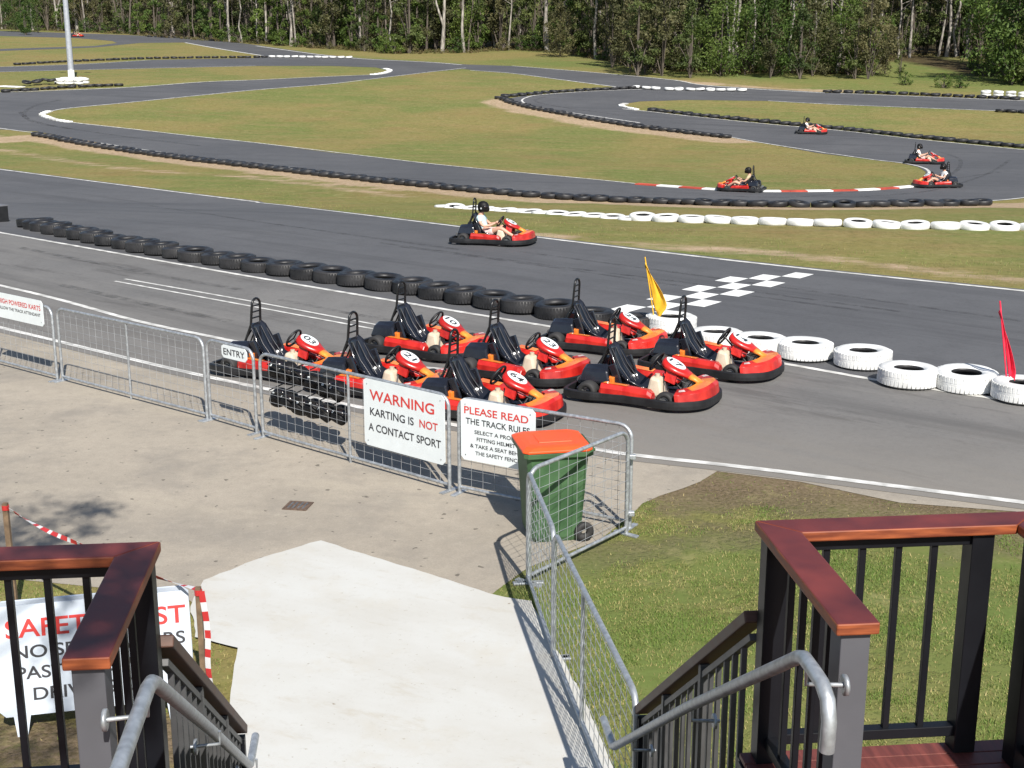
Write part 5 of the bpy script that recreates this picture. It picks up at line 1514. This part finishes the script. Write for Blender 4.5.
for kind, var, x, y, sc, rz in TREES:
    cnt[kind] = cnt.get(kind, 0) + 1
    p_ = protos[kind][var]
    o = p_ if not first_used.get((kind, var)) else copy_tree(p_); first_used[(kind, var)] = True
    o.location = (x, y, T(y)); o.rotation_euler = (0, 0, rz); o.scale = (sc,) * 3
    i = cnt[kind]; n_ = tot[kind]
    pos = f'{ordinal(i)} from the left' if i <= n_ // 2 + 1 else f'{ordinal(n_ - i + 1)} from the right'
    w_ = WORD[kind]; tag(o, f'{w_[0]} at the forest edge, {pos}' if kind != 'shrub' else f'{w_[0]} at the forest foot, {pos}', w_[1], w_[2])
for (kind, ps) in protos.items():
    for v_, p_ in enumerate(ps):
        if not first_used.get((kind, v_)):
            for c in list(p_.children): bpy.data.objects.remove(c)
            bpy.data.objects.remove(p_)
print('TREES', tot)
# the deep wood behind: one mass of trunks and leaves
random.seed(5)
mb = MB()
for _ in range(420):
    e = edge_at_px(random.uniform(-80, 1100)); bk = random.uniform(14, 60); k = (e.y + bk) / e.y; x, y = e.x * k, e.y + bk; z = T(y)
    h = random.uniform(9, 15); r = random.uniform(.06, .16); lx = random.uniform(-1, 1)
    mb.tube([(x, y, z - .3), (x + lx * .5, y, z + h * .5), (x + lx, y, z + h)], [r, r * .8, r * .4], 5, random.choice([0, 1, 1, 1]))
cents = []; rad = []
for _ in range(2300):
    e = edge_at_px(random.uniform(-80, 1100)); bk = random.uniform(14, 55); k = (e.y + bk) / e.y; x, y = e.x * k, e.y + bk
    cents.append((x, y, T(y) + random.uniform(.3, 13) * random.random() ** .4)); rad.append(random.uniform(1.0, 2.2))
lm = leaf_mesh('forest', cents, rad, 40, .26)
o = link('forest', lm, [leaf_a]); tag(o, 'deep wood of thin trunks and leaves beyond the forest edge', None, None, 'stuff')
o2 = mb.build('forest_trunks', [bark_pale, bark_dark]); o2.parent = o; o2['kind'] = 'stuff'
# dry undergrowth at the forest foot
cents = []; rad = []
for _ in range(1500):
    px = random.uniform(-60, 1080)
    if 890 < px < 980 and random.random() < .7: continue
    e = edge_at_px(px); bk = random.uniform(-1.0, 7); k = (e.y + bk) / e.y
    cents.append((e.x * k, e.y + bk, T(e.y + bk) + .12)); rad.append(random.uniform(.2, .55))
tag(link('undergrowth', leaf_mesh('undergrowth', cents, rad, 26, .11, .7), [leaf_mat('dry_undergrowth', (0.16, 0.11, 0.055), (0.11, 0.125, 0.04))]), 'dry knee-high undergrowth along the forest foot', None, None, 'stuff')

# ------------------------------------------------------------------ light, sky, camera
Lv = Vector((-.28 * 1.05, .96 * 1.05, -1.0)).normalized()
sd = bpy.data.lights.new('sun', 'SUN'); sd.energy = 4.5; sd.angle = R(.53); sd.color = (1.0, .955, .88)
so = bpy.data.objects.new('sun', sd); COL.objects.link(so); so.rotation_mode = 'QUATERNION'; so.rotation_quaternion = Vector((0, 0, -1)).rotation_difference(Lv); so.location = (5, -10, 20)
w = bpy.data.worlds.new('World'); SC.world = w; w.use_nodes = True
nt = w.node_tree; bg = nt.nodes['Background']; sky = nt.nodes.new('ShaderNodeTexSky'); sky.sky_type = 'NISHITA'; sky.sun_disc = False
sky.sun_elevation = math.asin(-Lv.z); sky.sun_rotation = math.atan2(-Lv.x, -Lv.y); sky.air_density = 1.0; sky.dust_density = .6
nt.links.new(sky.outputs[0], bg.inputs[0]); bg.inputs[1].default_value = .075
cd = bpy.data.cameras.new('camera'); co = bpy.data.objects.new('camera', cd); COL.objects.link(co)
co.location = (0, 0, CAMZ); co.rotation_euler = (R(90) - PITCH, 0, 0); cd.sensor_width = 36; cd.lens = 36 * F / 1024; cd.clip_end = 2000; cd.clip_start = .05
SC.camera = co
SC.view_settings.view_transform = 'Standard'; SC.view_settings.look = 'None'; SC.view_settings.gamma = 1; SC.view_settings.exposure = .72
SC.cycles.max_bounces = 5; SC.cycles.diffuse_bounces = 3; SC.cycles.glossy_bounces = 3; SC.cycles.transmission_bounces = 2; SC.cycles.use_denoising = True
